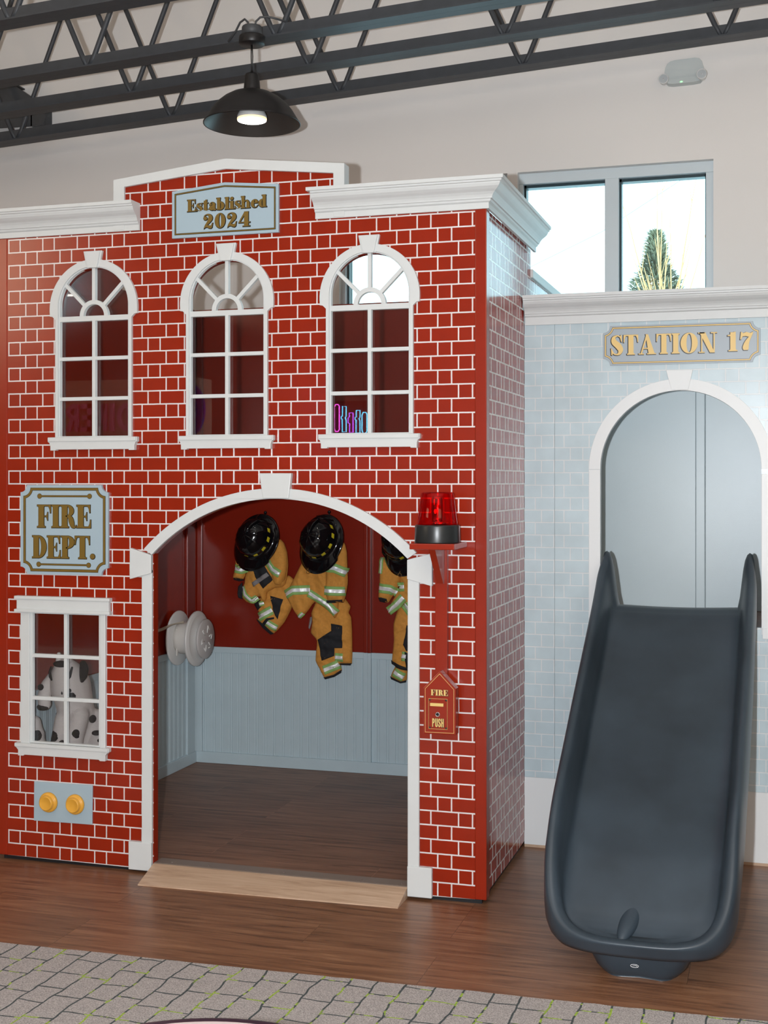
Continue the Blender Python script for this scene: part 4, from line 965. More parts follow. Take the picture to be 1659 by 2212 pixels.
# push button panel
t = thing('button_panel', 'pale blue panel with two round yellow push buttons low on the brick front', 'button panel', (-1.646, -0.001, 0.163))
mb = MB(); mb.prism([[(-1.7755, 0.1630), (-1.5185, 0.1660), (-1.5165, 0.3190), (-1.7740, 0.3170)]], -0.007, -0.0005); mb.obj('plate', M['sign_blue'], t, 0.001)
for x in (-1.7085, -1.5910):
    mb = MB(); mb.lathe([(0.0395, 0), (0.0395, -0.004), (0.0375, -0.009), (0.034, -0.011), (0.0300, -0.011), (0.0290, -0.013), (0.0285, -0.024), (0.0270, -0.0265), (0.0245, -0.0275), (0.0235, -0.0268), (0.0, -0.0262)], (x, -0.007, 0.2400), 'y', 56)
    mb.obj('push_button', M['yellow'], t)

# fire alarm call box with its post and shelf
t = thing('alarm_post', 'red wooden shelf bracket and post right of the doorway, holding the beacon', 'bracket', (-0.115, 0, 0.82))
mb = MB(); mb.box(-0.1410, -0.0965, -0.022, -0.0005, 0.80, 1.262); mb.obj('post', M['red'], t, 0.002)
mb = MB(); mb.box(-0.1885, -0.0290, -0.190, -0.0005, 1.2620, 1.2825); mb.obj('shelf', M['red'], t, 0.003)
mb = MB(); prism_x(mb, [(-0.022, 1.135), (-0.036, 1.135), (-0.150, 1.2615), (-0.022, 1.2615)], -0.1300, -0.1070); mb.obj('brace', M['red'], t, 0.001)
t = thing('fire_call_box', 'red house shaped call box lettered FIRE and PUSH in gold', 'alarm box', (-0.1125, -0.024, 0.606))
BX = [(-0.1715, 0.6055), (-0.0545, 0.6065), (-0.0545, 0.7690), (-0.1125, 0.8290), (-0.1715, 0.7680)]
mb = MB(); mb.prism([BX], -0.066, -0.0235); mb.obj('case', M['red'], t, 0.002)
border(t, BX, 0.0060, 0.0013, -0.066, M['gold_yellow'])
lettering(t, 'FIRE', -0.1445, -0.0820, 0.7430, 0.0205, -0.066, M['gold_yellow'], M['black'], 0.0010, (0.0006, -0.0006), space=0.02)
PN = q_rect(-0.1530, 0.6240, -0.0830, 0.7330)
mb = MB(); mb.prism([offset_poly(PN, -0.001)], -0.0685, -0.0655); pl = mb.obj('face_plate', M['red'], t, 0.0008)
border(pl, PN, 0.0008, 0.0016, -0.0675, M['gold_yellow'])
mb = MB(); mb.box(-0.1460, -0.0975, -0.0725, -0.0680, 0.7055, 0.7165); mb.obj('coin_slot', M['gold_yellow'], pl, 0.0008)
mb = MB(); mb.lathe([(0.0085, 0.0), (0.0085, -0.004), (0.0060, -0.0045), (0.0055, -0.0015), (0.0, -0.001)], (-0.1188, -0.0683, 0.6770), 'y', 28); mb.obj('push_button', M['chrome'], pl)
mb = MB(); mb.lathe([(0.0050, -0.0035), (0.0, -0.004)], (-0.1188, -0.0683, 0.6770), 'y', 20); mb.obj('button_hole', M['plinth'], pl)
for x_, z_ in ((-0.1478, 0.7275), (-0.0885, 0.7275), (-0.1478, 0.6295), (-0.0885, 0.6295)):
    mb = MB(); mb.sphere((x_, -0.0688, z_), (0.0036, 0.0022, 0.0036), seg=14, rings=8); mb.obj('screw', M['beacon_black'], pl)
lettering(pl, 'PUSH', -0.1395, -0.0960, 0.6325, 0.0300, -0.0683, M['gold_yellow'], M['black'], 0.0010, (0.0005, -0.0005), font=SANS, space=0.02)
# beacon
t = thing('beacon_light', 'red translucent rotating beacon with black base on the red shelf', 'beacon', (-0.111, -0.105, 1.283))
c = (-0.1110, -0.103, 0)
mb = MB(); mb.lathe([(0, 1.2828), (0.0795, 1.2828), (0.0800, 1.286), (0.0785, 1.340), (0.0775, 1.3445), (0.074, 1.3455), (0, 1.3455)], c, seg=64); mb.obj('base', M['beacon_black'], t)
mb = MB(); mb.lathe([(0.0710, 1.3456), (0.0710, 1.352), (0.0580, 1.452), (0.0545, 1.4575), (0.0500, 1.4590), (0.0, 1.4590)], c, seg=64)
dm = mb.obj('dome', M['reddome'], t)
mb = MB(); prf = [(0.0, 1.347), (0.020, 1.347), (0.023, 1.36), (0.0245, 1.40), (0.023, 1.435), (0.019, 1.445), (0, 1.446)]
mb.lathe(prf, (c[0]-0.002, c[1]+0.012, 0), seg=32); mb.obj('reflector', M['chrome'], t)
mb = MB(); mb.sphere((c[0]-0.004, c[1]-0.016, 1.392), (0.004, 0.004, 0.008)); mb.obj('lamp_bulb', M['red_bulb'], t)
mb = MB(); mb.lathe([(0.0, 1.346), (0.030, 1.346), (0.030, 1.356), (0, 1.356)], (c[0]+0.012, c[1]-0.012, 0)); mb.obj('turntable', M['chrome'], t)

# hose reel on the left inner wall
t = thing('hose_reel', 'off white toy hose reel on the left inner wall of the play station', 'hose reel', (-1.885, 1.455, 0.712))
YR, ZR = 1.455, 0.712
def lx(prof_, x, name, m_, parent=t, seg=64):
    mb = MB(); mb.lathe(prof_, (x, YR, ZR), 'x', seg); return mb.obj(name, m_, parent)
lx([(0, 0), (0.132, 0), (0.137, 0.004), (0.137, 0.010), (0.132, 0.014), (0, 0.014)], -1.8685, 'back_disc', M['hose'])
lx([(0, 0), (0.078, 0), (0.080, 0.02), (0.078, 0.092), (0, 0.092)], -1.8545, 'wound_hose', M['fabric_hose'], seg=12)
lx([(0, 0), (0.130, 0), (0.138, 0.004), (0.138, 0.012), (0.132, 0.017), (0.124, 0.017), (0.121, 0.021), (0.115, 0.020), (0.100, 0.024), (0.078, 0.030), (0.066, 0.038), (0.060, 0.050), (0.0, 0.050)], -1.768, 'front_disc', M['hose'])
fc = lx([(0, 0), (0.095, 0), (0.099, 0.004), (0.099, 0.011), (0.095, 0.015), (0, 0.015)], -1.722, 'face_cap', M['hose_face'])
mb = MB()
for i in range(6):
    a = math.radians(60*i+12)
    def rp(r, aa): return (-1.7070, YR+r*math.sin(aa), ZR+r*math.cos(aa))
    p1, p2, p3 = rp(0.030, a), rp(0.066, a), rp(0.052, a+0.42)
    mb.tube([p1, p2], 0.0032, 6); mb.tube([p2, p3], 0.0026, 6)
mb.obj('spoke_mark', M['pipe'], fc)
mb = MB(); tp = catmull([(-1.800, 1.385, 0.800), (-1.835, 1.33, 0.792), (-1.850, 1.22, 0.776), (-1.868, 1.05, 0.775), (-1.874, 0.9, 0.77)], 6)
vs = []
for i, p in enumerate(tp):
    w_ = 0.007; tw = 0.8*math.sin(i*0.35); vs += [(p[0]+w_*math.sin(tw), p[1], p[2]+w_*math.cos(tw)), (p[0]-w_*math.sin(tw)+0.0015, p[1], p[2]-w_*math.cos(tw))]
n = len(tp)
vs += [(x+0.0016, y-0.0004, z) for x, y, z in vs]
fs = []
for i in range(n-1):
    a = 2*i; fs += [(a, a+2, a+3, a+1), (a+2*n, a+1+2*n, a+3+2*n, a+2+2*n), (a, a+2*n, a+2+2*n, a+2), (a+1, a+3, a+3+2*n, a+1+2*n)]
mb.add(vs, fs, 0, True); mb.obj('strap', M['tape'], t)
mb = MB(); mb.box(-1.845, -1.838, 1.392, 1.405, 0.63, 0.765); mb.obj('loose_hose_end', M['fabric_hose'], t, 0.002)
# traced garment outlines, metres on the wall plane
SUITS={'s1':{'jacket':[[(-1.615,1.118),(-1.542,1.137),(-1.47,1.156),(-1.418,1.197),(-1.387,1.204),(-1.368,1.184),(-1.352,1.14),(-1.346,1.079),(-1.352,1.021),(-1.361,0.981),(-1.38,0.963),(-1.418,0.958),(-1.461,0.935),(-1.466,0.899),(-1.48,0.885),(-1.494,0.912),(-1.514,0.911),(-1.542,0.875),(-1.571,0.883),(-1.595,0.905),(-1.588,0.954),(-1.583,0.99),(-1.578,1.021),(-1.562,1.057)]],'sleeve':[[(-1.622,1.114),(-1.59,1.119),(-1.559,1.075),(-1.564,1.048),(-1.583,1.001),(-1.639,1.004),(-1.627,1.06)],[(-1.461,1.139),(-1.387,1.204),(-1.361,1.175),(-1.349,1.131),(-1.346,1.079),(-1.357,1.008),(-1.38,0.974),(-1.413,0.98),(-1.437,1.05)]],'cuff':[[(-1.64,1.006),(-1.61,1.008),(-1.583,1.002),(-1.584,0.993),(-1.61,0.988),(-1.64,0.995)],[(-1.595,0.983),(-1.615,0.962),(-1.62,0.926),(-1.615,0.904),(-1.593,0.897),(-1.59,0.94)]],'pants':[[(-1.461,0.957),(-1.399,0.989),(-1.357,1.021),(-1.326,0.995),(-1.335,0.942),(-1.335,0.867),(-1.38,0.782),(-1.437,0.723),(-1.48,0.752),(-1.528,0.791),(-1.509,0.814),(-1.542,0.866),(-1.528,0.893),(-1.494,0.916)]],'flap':[[(-1.53,1.064),(-1.485,1.087),(-1.461,1.068),(-1.416,1.002),(-1.47,0.956),(-1.509,1.013)]],'patch':[[(-1.447,0.917),(-1.375,0.901),(-1.404,0.799),(-1.428,0.838)],[(-1.542,0.87),(-1.504,0.896),(-1.494,0.861),(-1.521,0.838)]],'strap':[[(-1.53,0.984),(-1.521,0.964),(-1.435,1.022),(-1.449,1.038)]],'hem':[[(-1.53,0.791),(-1.521,0.795),(-1.48,0.766),(-1.435,0.723),(-1.452,0.717),(-1.494,0.748)],[(-1.494,0.772),(-1.461,0.804),(-1.423,0.81),(-1.422,0.801),(-1.452,0.794),(-1.482,0.762)]],'jst':[([(-1.628,1.058),(-1.583,1.048),(-1.561,1.057)],0.0411),([(-1.473,1.134),(-1.418,1.055),(-1.373,1.032)],0.039),([(-1.59,0.963),(-1.571,0.923),(-1.533,0.891),(-1.508,0.909)],0.0308),([(-1.502,0.874),(-1.475,0.881)],0.0247)],'pst':[([(-1.514,0.805),(-1.435,0.846)],0.046),([(-1.475,0.788),(-1.413,0.752)],0.0378)]},'s2':{'jacket':[[(-1.262,1.102),(-1.211,1.125),(-1.135,1.135),(-1.072,1.162),(-1.077,0.905),(-1.079,0.844),(-1.097,0.815),(-1.118,0.843),(-1.202,0.893),(-1.239,0.848),(-1.286,0.807),(-1.357,0.92),(-1.333,0.973),(-1.291,1.053)]],'sleeve':[[(-1.135,1.122),(-1.081,1.162),(-1.042,1.193),(-1.028,1.145),(-1.024,1.045),(-1.023,0.989),(-1.045,0.897),(-1.127,0.899),(-1.139,0.947),(-1.137,1.048)]],'cuff':[[(-1.129,0.906),(-1.091,0.909),(-1.046,0.912),(-1.048,0.894),(-1.127,0.892)]],'pants':[[(-1.202,0.902),(-1.118,0.926),(-1.058,0.914),(-1.026,0.872),(-1.035,0.841),(-1.022,0.815),(-1.017,0.729),(-1.019,0.585),(-1.077,0.583),(-1.072,0.548),(-1.109,0.525),(-1.16,0.505),(-1.188,0.552),(-1.211,0.595),(-1.204,0.696),(-1.237,0.734),(-1.228,0.791),(-1.234,0.835)]],'flap':[],'strap':[[(-1.239,0.813),(-1.225,0.816),(-1.232,0.782),(-1.242,0.751),(-1.248,0.76)]],'patch':[[(-1.121,0.786),(-1.059,0.779),(-1.061,0.666),(-1.1,0.665),(-1.102,0.625),(-1.167,0.599),(-1.183,0.67),(-1.192,0.703),(-1.116,0.751)]],'hem':[[(-1.165,0.513),(-1.109,0.529),(-1.071,0.555),(-1.073,0.539),(-1.109,0.517),(-1.158,0.502)],[(-1.079,0.587),(-1.019,0.59),(-1.023,0.578),(-1.077,0.578)]],'jst':[([(-1.138,1.071),(-1.081,1.068),(-1.024,1.045)],0.046),([(-1.14,0.955),(-1.032,0.953)],0.046),([(-1.356,0.926),(-1.31,0.952),(-1.218,0.956)],0.046),([(-1.225,0.941),(-1.127,0.886),(-1.084,0.84)],0.0411),([(-1.284,0.814),(-1.258,0.837)],0.0205)],'pst':[([(-1.159,0.55),(-1.081,0.583)],0.046),([(-1.098,0.619),(-1.056,0.618)],0.0432)]},'s3':{'jacket':[[(-0.82,1.117),(-0.698,1.119),(-0.603,1.111),(-0.582,0.969),(-0.603,0.816),(-0.698,0.829),(-0.735,0.894),(-0.772,0.877),(-0.817,0.846),(-0.804,0.897),(-0.756,0.985),(-0.767,1.057)]],'sleeve':[[(-0.836,1.127),(-0.815,1.107),(-0.743,1.072),(-0.748,1.026),(-0.759,0.985),(-0.801,0.918),(-0.815,0.901),(-0.863,0.921),(-0.858,0.983),(-0.855,1.101)],[(-0.645,1.11),(-0.582,1.101),(-0.54,0.97),(-0.55,0.889),(-0.603,0.887),(-0.613,0.989)]],'cuff':[[(-0.866,0.926),(-0.842,0.929),(-0.814,0.922),(-0.814,0.904),(-0.836,0.9),(-0.86,0.905)],[(-0.604,0.895),(-0.549,0.896),(-0.55,0.879),(-0.603,0.877)]],'pants':[[(-0.772,0.883),(-0.729,0.914),(-0.698,0.915),(-0.603,0.908),(-0.587,0.614),(-0.7,0.558),(-0.729,0.567),(-0.734,0.516),(-0.761,0.502),(-0.815,0.533),(-0.788,0.59),(-0.809,0.61),(-0.799,0.713),(-0.801,0.795)]],'flap':[],'strap':[[(-0.767,1.011),(-0.753,1.021),(-0.751,0.996),(-0.761,0.985),(-0.769,0.995)]],'patch':[[(-0.724,0.792),(-0.698,0.783),(-0.645,0.784),(-0.645,0.673),(-0.727,0.664),(-0.743,0.694)],[(-0.737,0.659),(-0.698,0.645),(-0.645,0.647),(-0.645,0.563),(-0.729,0.572)]],'hem':[[(-0.812,0.613),(-0.783,0.601),(-0.7,0.571),(-0.592,0.624),(-0.59,0.611),(-0.7,0.557),(-0.783,0.58),(-0.809,0.595)],[(-0.817,0.533),(-0.761,0.51),(-0.734,0.517),(-0.736,0.506),(-0.764,0.5),(-0.812,0.519)]],'jst':[([(-0.858,0.975),(-0.793,0.969),(-0.769,0.949)],0.0465),([(-0.842,1.124),(-0.848,1.045)],0.0245),([(-0.759,0.98),(-0.728,0.983)],0.044),([(-0.816,0.858),(-0.772,0.89),(-0.732,0.931)],0.044),([(-0.733,0.896),(-0.698,0.854),(-0.603,0.842)],0.0465),([(-0.603,0.969),(-0.545,0.97)],0.0465),([(-0.708,1.053),(-0.624,1.049)],0.0343)],'pst':[([(-0.752,0.638),(-0.729,0.636)],0.0465),([(-0.793,0.559),(-0.743,0.531)],0.044)]}}
# ------------------------------------------------------------------ turnout suits
def dist_seg(p, a, b):
    ab = b-a; L = ab.length_squared; t_ = 0 if L == 0 else max(0, min(1, (p-a).dot(ab)/L)); return (p-(a+ab*t_)).length
def inside(p, P_):
    r = False; n = len(P_)
    for i in range(n):
        x1, y1 = P_[i]; x2, y2 = P_[i-1]
        if (y1 > p[1]) != (y2 > p[1]) and p[0] < (x2-x1)*(p[1]-y1)/(y2-y1)+x1: r = not r
    return r
def smooth_poly(P_, k=2):
    n = len(P_); out = []
    for i in range(n):
        p0, p1, p2, p3 = P_[i-1], P_[i], P_[(i+1) % n], P_[(i+2) % n]
        for j in range(k):
            t_ = j/k
            h = tuple(0.5*((2*b)+(-a+c)*t_+(2*a-5*b+4*c-d)*t_*t_+(-a+3*b-3*c+d)*t_**3) for a, b, c, d in zip(p0, p1, p2, p3))
            l = (p1[0]+(p2[0]-p1[0])*t_, p1[1]+(p2[1]-p1[1])*t_)
            out.append((0.45*h[0]+0.55*l[0], 0.45*h[1]+0.55*l[1]))
    return out
class Cushion:
    """a padded cloth panel: outline, back at y, puffed toward the viewer by up to T, with folds"""
    def __init__(s, P_, y, T, seed, fold=0.006, R=0.045, step=0.0075, k=3, dirn=(1, 0.35)):
        s.P = smooth_poly(P_, k); s.V = [Vector(p) for p in s.P]; s.y = y; s.T = T; s.seed = seed; s.fold = fold; s.R = R; s.step = step; s.dir = dirn
    def h(s, x, z):
        if not inside((x, z), s.P): return 0.002
        p = Vector((x, z)); d = min(dist_seg(p, s.V[i-1], s.V[i]) for i in range(len(s.V)))
        q = min(1, d/s.R); base = math.sqrt(max(0, 1-(1-q)**2))
        u = (x*s.dir[0]+z*s.dir[1])*26; v = (-x*s.dir[1]+z*s.dir[0])*7
        f = noise.noise(Vector((u, v, s.seed)))*s.fold + abs(noise.noise(Vector((x*38, z*30, s.seed+9))))*s.fold*0.7
        r = 1-abs(noise.noise(Vector((u*0.6+v, v*1.4, s.seed+4))))*2
        f += max(0, r-0.62)*s.fold*1.6
        return 0.002 + base*(s.T + f)
    def build(s, name, m_, parent):
        xs = [p[0] for p in s.P]; zs = [p[1] for p in s.P]; V = []; 
        n0 = 0; B_ = []
        for i in range(len(s.V)):
            a, b = s.V[i-1], s.V[i]; m2 = max(1, int((b-a).length/s.step))
            for j in range(m2): B_.append(a+(b-a)*j/m2)
        n0 = len(B_); V = [Vector((p.x, p.y)) for p in B_]
        x = min(xs)
        row = 0
        while x < max(xs):
            z = min(zs) + (s.step/2 if row % 2 else 0)
            while z < max(zs):
                p = Vector((x, z))
                if inside((x, z), s.P) and min(dist_seg(p, s.V[i-1], s.V[i]) for i in range(len(s.V))) > s.step*0.45: V.append(p)
                z += s.step
            x += s.step*0.9; row += 1
        E_ = [(i, (i+1) % n0) for i in range(n0)]
        r = delaunay_2d_cdt(V, E_, [list(range(n0))], 1, 1e-6)
        vv, ff = r[0], r[2]
        top = [(p.x, s.y-s.h(p.x, p.y), p.y) for p in vv]; N = len(vv)
        cnt = {}
        for f in ff:
            for i in range(len(f)):
                e = (f[i], f[(i+1) % len(f)]); cnt[e] = 1
        fs = []; 
        for f in ff:
            fs.append(tuple(f)); fs.append(tuple(i+N for i in reversed(f)))
        for (a, b) in list(cnt):
            if (b, a) not in cnt: fs.append((b, a, a+N, b+N))
        vs = top + [(p.x, s.y+0.003, p.y) for p in vv]
        mb = MB(); mb.add(vs, fs, 0, True); return mb.obj(name, m_, parent)
def top_y(cs, x, z):
    return min([c.y-c.h(x, z) for c in cs if inside((x, z), c.P)] or [cs[0].y-0.004])
def band(parent, pts, w, cs, on=None, two=True, name='reflective_stripe'):
    s = [Vector(p) for p in pts]; fine = []
    for i in range(len(s)-1):
        n = max(2, int((s[i+1]-s[i]).length/0.006))
        for j in range(n): fine.append(s[i]+(s[i+1]-s[i])*j/n)
    fine.append(s[-1]); n = len(fine)
    cols = [-0.5, -0.33, -0.17, 0.0, 0.17, 0.33, 0.5]
    def strip(lo, hi, lift, nm, m_, par):
        cc = [c_ for c_ in [lo+(hi-lo)*q/6 for q in range(7)]]; vs = []
        for i in range(n):
            d = (fine[min(i+1, n-1)]-fine[max(i-1, 0)]).normalized(); nn = Vector((-d.y, d.x))
            for c_ in cc:
                p = fine[i]+nn*c_*w; vs.append((p.x, min(top_y(cs, p.x, p.y), top_y(cs, fine[i].x, fine[i].y)+0.012)-lift, p.y))
        fs = [(i*7+j, i*7+j+1, (i+1)*7+j+1, (i+1)*7+j) for i in range(n-1) for j in range(6)]
        N = len(vs); vs += [(x, y+0.0012, z) for x, y, z in vs]; fs += [tuple(q+N for q in reversed(f)) for f in fs]
        ed = [(i*7, (i+1)*7) for i in range(n-1)] + [((i+1)*7+6, i*7+6) for i in range(n-1)] + [(j+1, j) for j in range(6)] + [((n-1)*7+j, (n-1)*7+j+1) for j in range(6)]
        fs += [(a, b, b+N, a+N) for a, b in ed]
        mb = MB(); mb.add(vs, fs, 0, True); return mb.obj(nm, m_, par)
    g = strip(-0.5, 0.5, 0.0016, name, M['lime'], parent)
    strip(-0.2, 0.2, 0.0026, 'silver_strip', M['silver'], g)['label'] = 'silver reflective centre strip'
def patch(parent, P_, cs, m_, name, lift=0.002):
    c = Cushion(P_, 0, 0, 0, 0, step=0.008, k=1)
    B_ = [Vector(p) for p in c.P]; n0 = 0; V = []
    for i in range(len(B_)):
        a, b = B_[i-1], B_[i]; m2 = max(1, int((b-a).length/0.007))
        for j in range(m2): V.append(a+(b-a)*j/m2)
    n0 = len(V); xs = [p.x for p in V]; zs = [p.y for p in V]; x = min(xs)+0.006
    while x < max(xs):
        z = min(zs)+0.004
        while z < max(zs):
            p = Vector((x, z))
            if inside((x, z), c.P) and min(dist_seg(p, B_[i-1], B_[i]) for i in range(len(B_))) > 0.003: V.append(p)
            z += 0.008
        x += 0.008
    r = delaunay_2d_cdt(V, [(i, (i+1) % n0) for i in range(n0)], [list(range(n0))], 1, 1e-6); vv, ff = r[0], r[2]; N = len(vv)
    vs = [(p.x, top_y(cs, p.x, p.y)-lift, p.y) for p in vv]; vs += [(a, b+lift*0.9, c_) for a, b, c_ in vs]
    cnt = {(f[i], f[(i+1) % len(f)]) for f in ff for i in range(len(f))}
    fs = [tuple(f) for f in ff] + [tuple(i+N for i in reversed(f)) for f in ff] + [(b, a, a+N, b+N) for a, b in cnt if (b, a) not in cnt]
    mb = MB(); mb.add(vs, fs, 0, True); return mb.obj(name, m_, parent)

def suit(key, seed, jl, pl_, hookx, hookz, hook_label):
    S_ = SUITS[key]
    xs = [p[0] for p in S_['pants'][0]]; cx_ = sum(xs)/len(xs)
    tp = thing('fireman_trousers', pl_, 'costume trousers', (cx_, 1.66, min(p[1] for p in S_['pants'][0])), 'tan toy fireman suits on the hooks')
    pc = [Cushion(P_, 1.681, 0.024, seed+1, 0.010, 0.04, dirn=(0.3, 1)) for P_ in S_['pants']]
    for c in pc: c.build('cloth', M['tan'], tp)
    for P_ in S_['patch']: patch(tp, P_, pc, M['blk_cloth'], 'knee_patch')
    for P_, w in S_['pst']: band(tp, P_, w, pc)
    for P_ in S_['hem']: patch(tp, P_, pc, M['blk_cloth'], 'hem', 0.004)
    for P_ in S_['strap'][:1]:
        if key == 's2' or key == 's3': patch(tp, P_, pc, M['strap'], 'suspender')
    tj = thing('fireman_jacket', jl, 'costume jacket', (cx_, 1.62, min(p[1] for p in S_['jacket'][0])), 'tan toy fireman suits on the hooks')
    jc = [Cushion(P_, 1.646, 0.026, seed+2, 0.009, 0.045, dirn=(1, 0.3)) for P_ in S_['jacket']]
    sc_ = [Cushion(P_, 1.630, 0.026, seed+3+i, 0.008, 0.035, dirn=(0.2, 1)) for i, P_ in enumerate(S_['sleeve'])]
    for c in jc: c.build('body', M['tan'], tj)
    for c in sc_: c.build('sleeve', M['tan'], tj)
    allc = jc+sc_
    for P_ in S_['flap']: patch(tj, P_, allc, M['blk_cloth'], 'black_flap', 0.004)
    if key == 's1':
        for P_ in S_['strap']: patch(tj, P_, allc, M['strap'], 'grey_strap', 0.007)
    for P_, w in S_['jst']: band(tj, P_, w, allc)
    for P_ in S_['cuff']: patch(tj, P_, allc, M['blk_cloth'], 'cuff', 0.005)
    th = thing('coat_hook', hook_label, 'hook', (hookx, 1.70, hookz-0.02), 'coat hooks on the red inner wall')
    mb = MB(); mb.box(hookx-0.008, hookx+0.008, 1.696, 1.70, hookz-0.075, hookz-0.028); mb.obj('plate', M['black_metal'], th, 0.001)
    mb = MB(); mb.tube([(hookx, 1.697, hookz-0.05), (hookx, 1.66, hookz-0.052), (hookx, 1.635, hookz-0.035), (hookx, 1.627, hookz)], 0.0042, 8); mb.obj('arm', M['black_metal'], th)
    mb = MB(); mb.sphere((hookx, 1.627, hookz+0.004), 0.0085); mb.obj('ball_tip', M['hel'], th)
suit('s1', 3, 'small tan fireman jacket bunched with a black flap, left of the three', 'tan fireman trousers hanging crumpled under the left jacket', -1.462, 1.336, 'black ball tipped hook above the left helmet')
suit('s2', 17, 'tan fireman jacket spread wide, middle of the three suits', 'tan fireman trousers with black knees under the middle jacket', -1.120, 1.341, 'black ball tipped hook above the middle helmet')
suit('s3', 31, 'tan fireman jacket cut off by the right door jamb', 'tan fireman trousers cut off by the right door jamb', -0.72, 1.341, 'black ball tipped hook behind the right door jamb')

# ------------------------------------------------------------------ helmets
def helmet(loc, ang, label, tilt=0.25):
    t = thing('toy_fire_helmet', label, 'helmet', loc, 'black toy fire helmets on the hooks')
    Rm = Matrix.Rotation(-0.30, 3, 'Z') @ Matrix.Rotation(ang, 3, 'Y') @ Matrix.Rotation(-tilt, 3, 'X')
    # local frame: x across, z along the helmet (front up, long rear brim down), -y toward the viewer
    def Lp(x, y, z): v = Rm @ Vector((x, y, z)); return (loc[0]+v.x, loc[1]+v.y, loc[2]+v.z)
    def outline(a):  # brim outline: wider and longer at the rear (down)
        s_, c_ = math.sin(a), math.cos(a)
        rx = 0.127*(1+0.05*(-c_)); rz = 0.130 if c_ > 0 else 0.172
        return rx*s_, rz*c_
    seg = 64; rows = []
    for k in range(0, 15):
        q = k/14; r = []
        for j in range(seg):
            a = 2*PI*j/seg; ox, oz = outline(a)
            ridge = 1+0.022*max(0, math.cos(8*a))**6
            dx, dz = 0.090*math.sin(a), 0.100*math.cos(a)
            if q <= 0.70:
                th_ = (q/0.70)*PI/2; rr_ = math.sin(th_)**0.9; y = -0.110*math.cos(th_)**0.85
                r.append(Lp(dx*rr_*(ridge if k else 1), y*ridge, dz*rr_*(ridge if k else 1)))
            else:
                u = (q-0.70)/0.30; fl = 0.012*math.sin(u*PI/2) + (0.016*u*u if math.cos(a) < -0.3 else 0)
                r.append(Lp(dx+(ox-dx)*u, fl, dz+(oz-dz)*u))
        rows.append(r)
    # under side
    r = []
    for j in range(seg):
        a = 2*PI*j/seg; ox, oz = outline(a); r.append(Lp(ox*0.985, 0.017+(0.016 if math.cos(a) < -0.3 else 0), oz*0.985))
    rows.append(r); rows.append([Lp(0.075*math.sin(2*PI*j/seg), 0.008, 0.095*math.cos(2*PI*j/seg)) for j in range(seg)])
    vs = [p for R_ in rows for p in R_]; fs = [(i*seg+j, i*seg+(j+1) % seg, (i+1)*seg+(j+1) % seg, (i+1)*seg+j) for i in range(len(rows)-1) for j in range(seg)]
    mb = MB(); mb.add(vs, fs, 0, True); mb.obj('shell', M['hel'], t)
    # front shield holder and crest
    mb = MB()
    mb.tube([Lp(0, -0.108, -0.02), Lp(0, -0.116, 0.02), Lp(0, -0.108, 0.055), Lp(0, -0.085, 0.085), Lp(0, -0.06, 0.100)], [0.003, 0.005, 0.006, 0.006, 0.004], 8)
    mb.tube([Lp(-0.045, -0.02, 0.108), Lp(-0.02, -0.07, 0.100), Lp(0, -0.082, 0.092), Lp(0.02, -0.07, 0.100), Lp(0.045, -0.02, 0.108)], 0.004, 8)
    mb.obj('crest', M['hel'], t)
    for a in (40, 68, 98, 130, 165):
        ar = math.radians(a); P_ = []
        for da, kk in ((-0.115, 0), (0.115, 0), (0.075, 1), (-0.155, 1)):
            aa = ar+da; th_ = (0.90 if kk == 0 else 0.81)*PI/2
            f = math.sin(th_)**0.9*1.02; P_.append(Lp(0.090*math.sin(aa)*f, -0.105*math.cos(th_)**0.85*1.02-0.002, 0.100*math.cos(aa)*f))
        P2 = [tuple(Vector(p)+(Rm @ Vector((0, 0.004, 0)))) for p in P_]
        mb = MB(); mb.add(P_+P2, [(0, 1, 2, 3), (7, 6, 5, 4), (0, 4, 5, 1), (1, 5, 6, 2), (2, 6, 7, 3), (3, 7, 4, 0)]); mb.obj('yellow_sticker', M['hel_y'], t)
    mb = MB(); p = Lp(0.0, -0.004, -0.163); mb.tube([(p[0]+0.009*math.cos(q*PI/8), p[1]-0.002, p[2]-0.008+0.009*math.sin(q*PI/8)) for q in range(16)], 0.0011, 6, closed=True)
    mb.tube([(p[0]+0.002, p[1]-0.003, p[2]+0.012), (p[0]+0.001, p[1]-0.005, p[2])], 0.0018, 6); mb.obj('ring_clip', M['brass'], t)
helmet((-1.4780, 1.545, 1.2120), math.radians(30), 'glossy black toy fire helmet with yellow stickers, left of the three')
helmet((-1.1370, 1.545, 1.2120), math.radians(16), 'glossy black toy fire helmet with yellow stickers, middle of the three')
helmet((-0.7180, 1.545, 1.2120), math.radians(-6), 'glossy black toy fire helmet half hidden by the right door jamb')

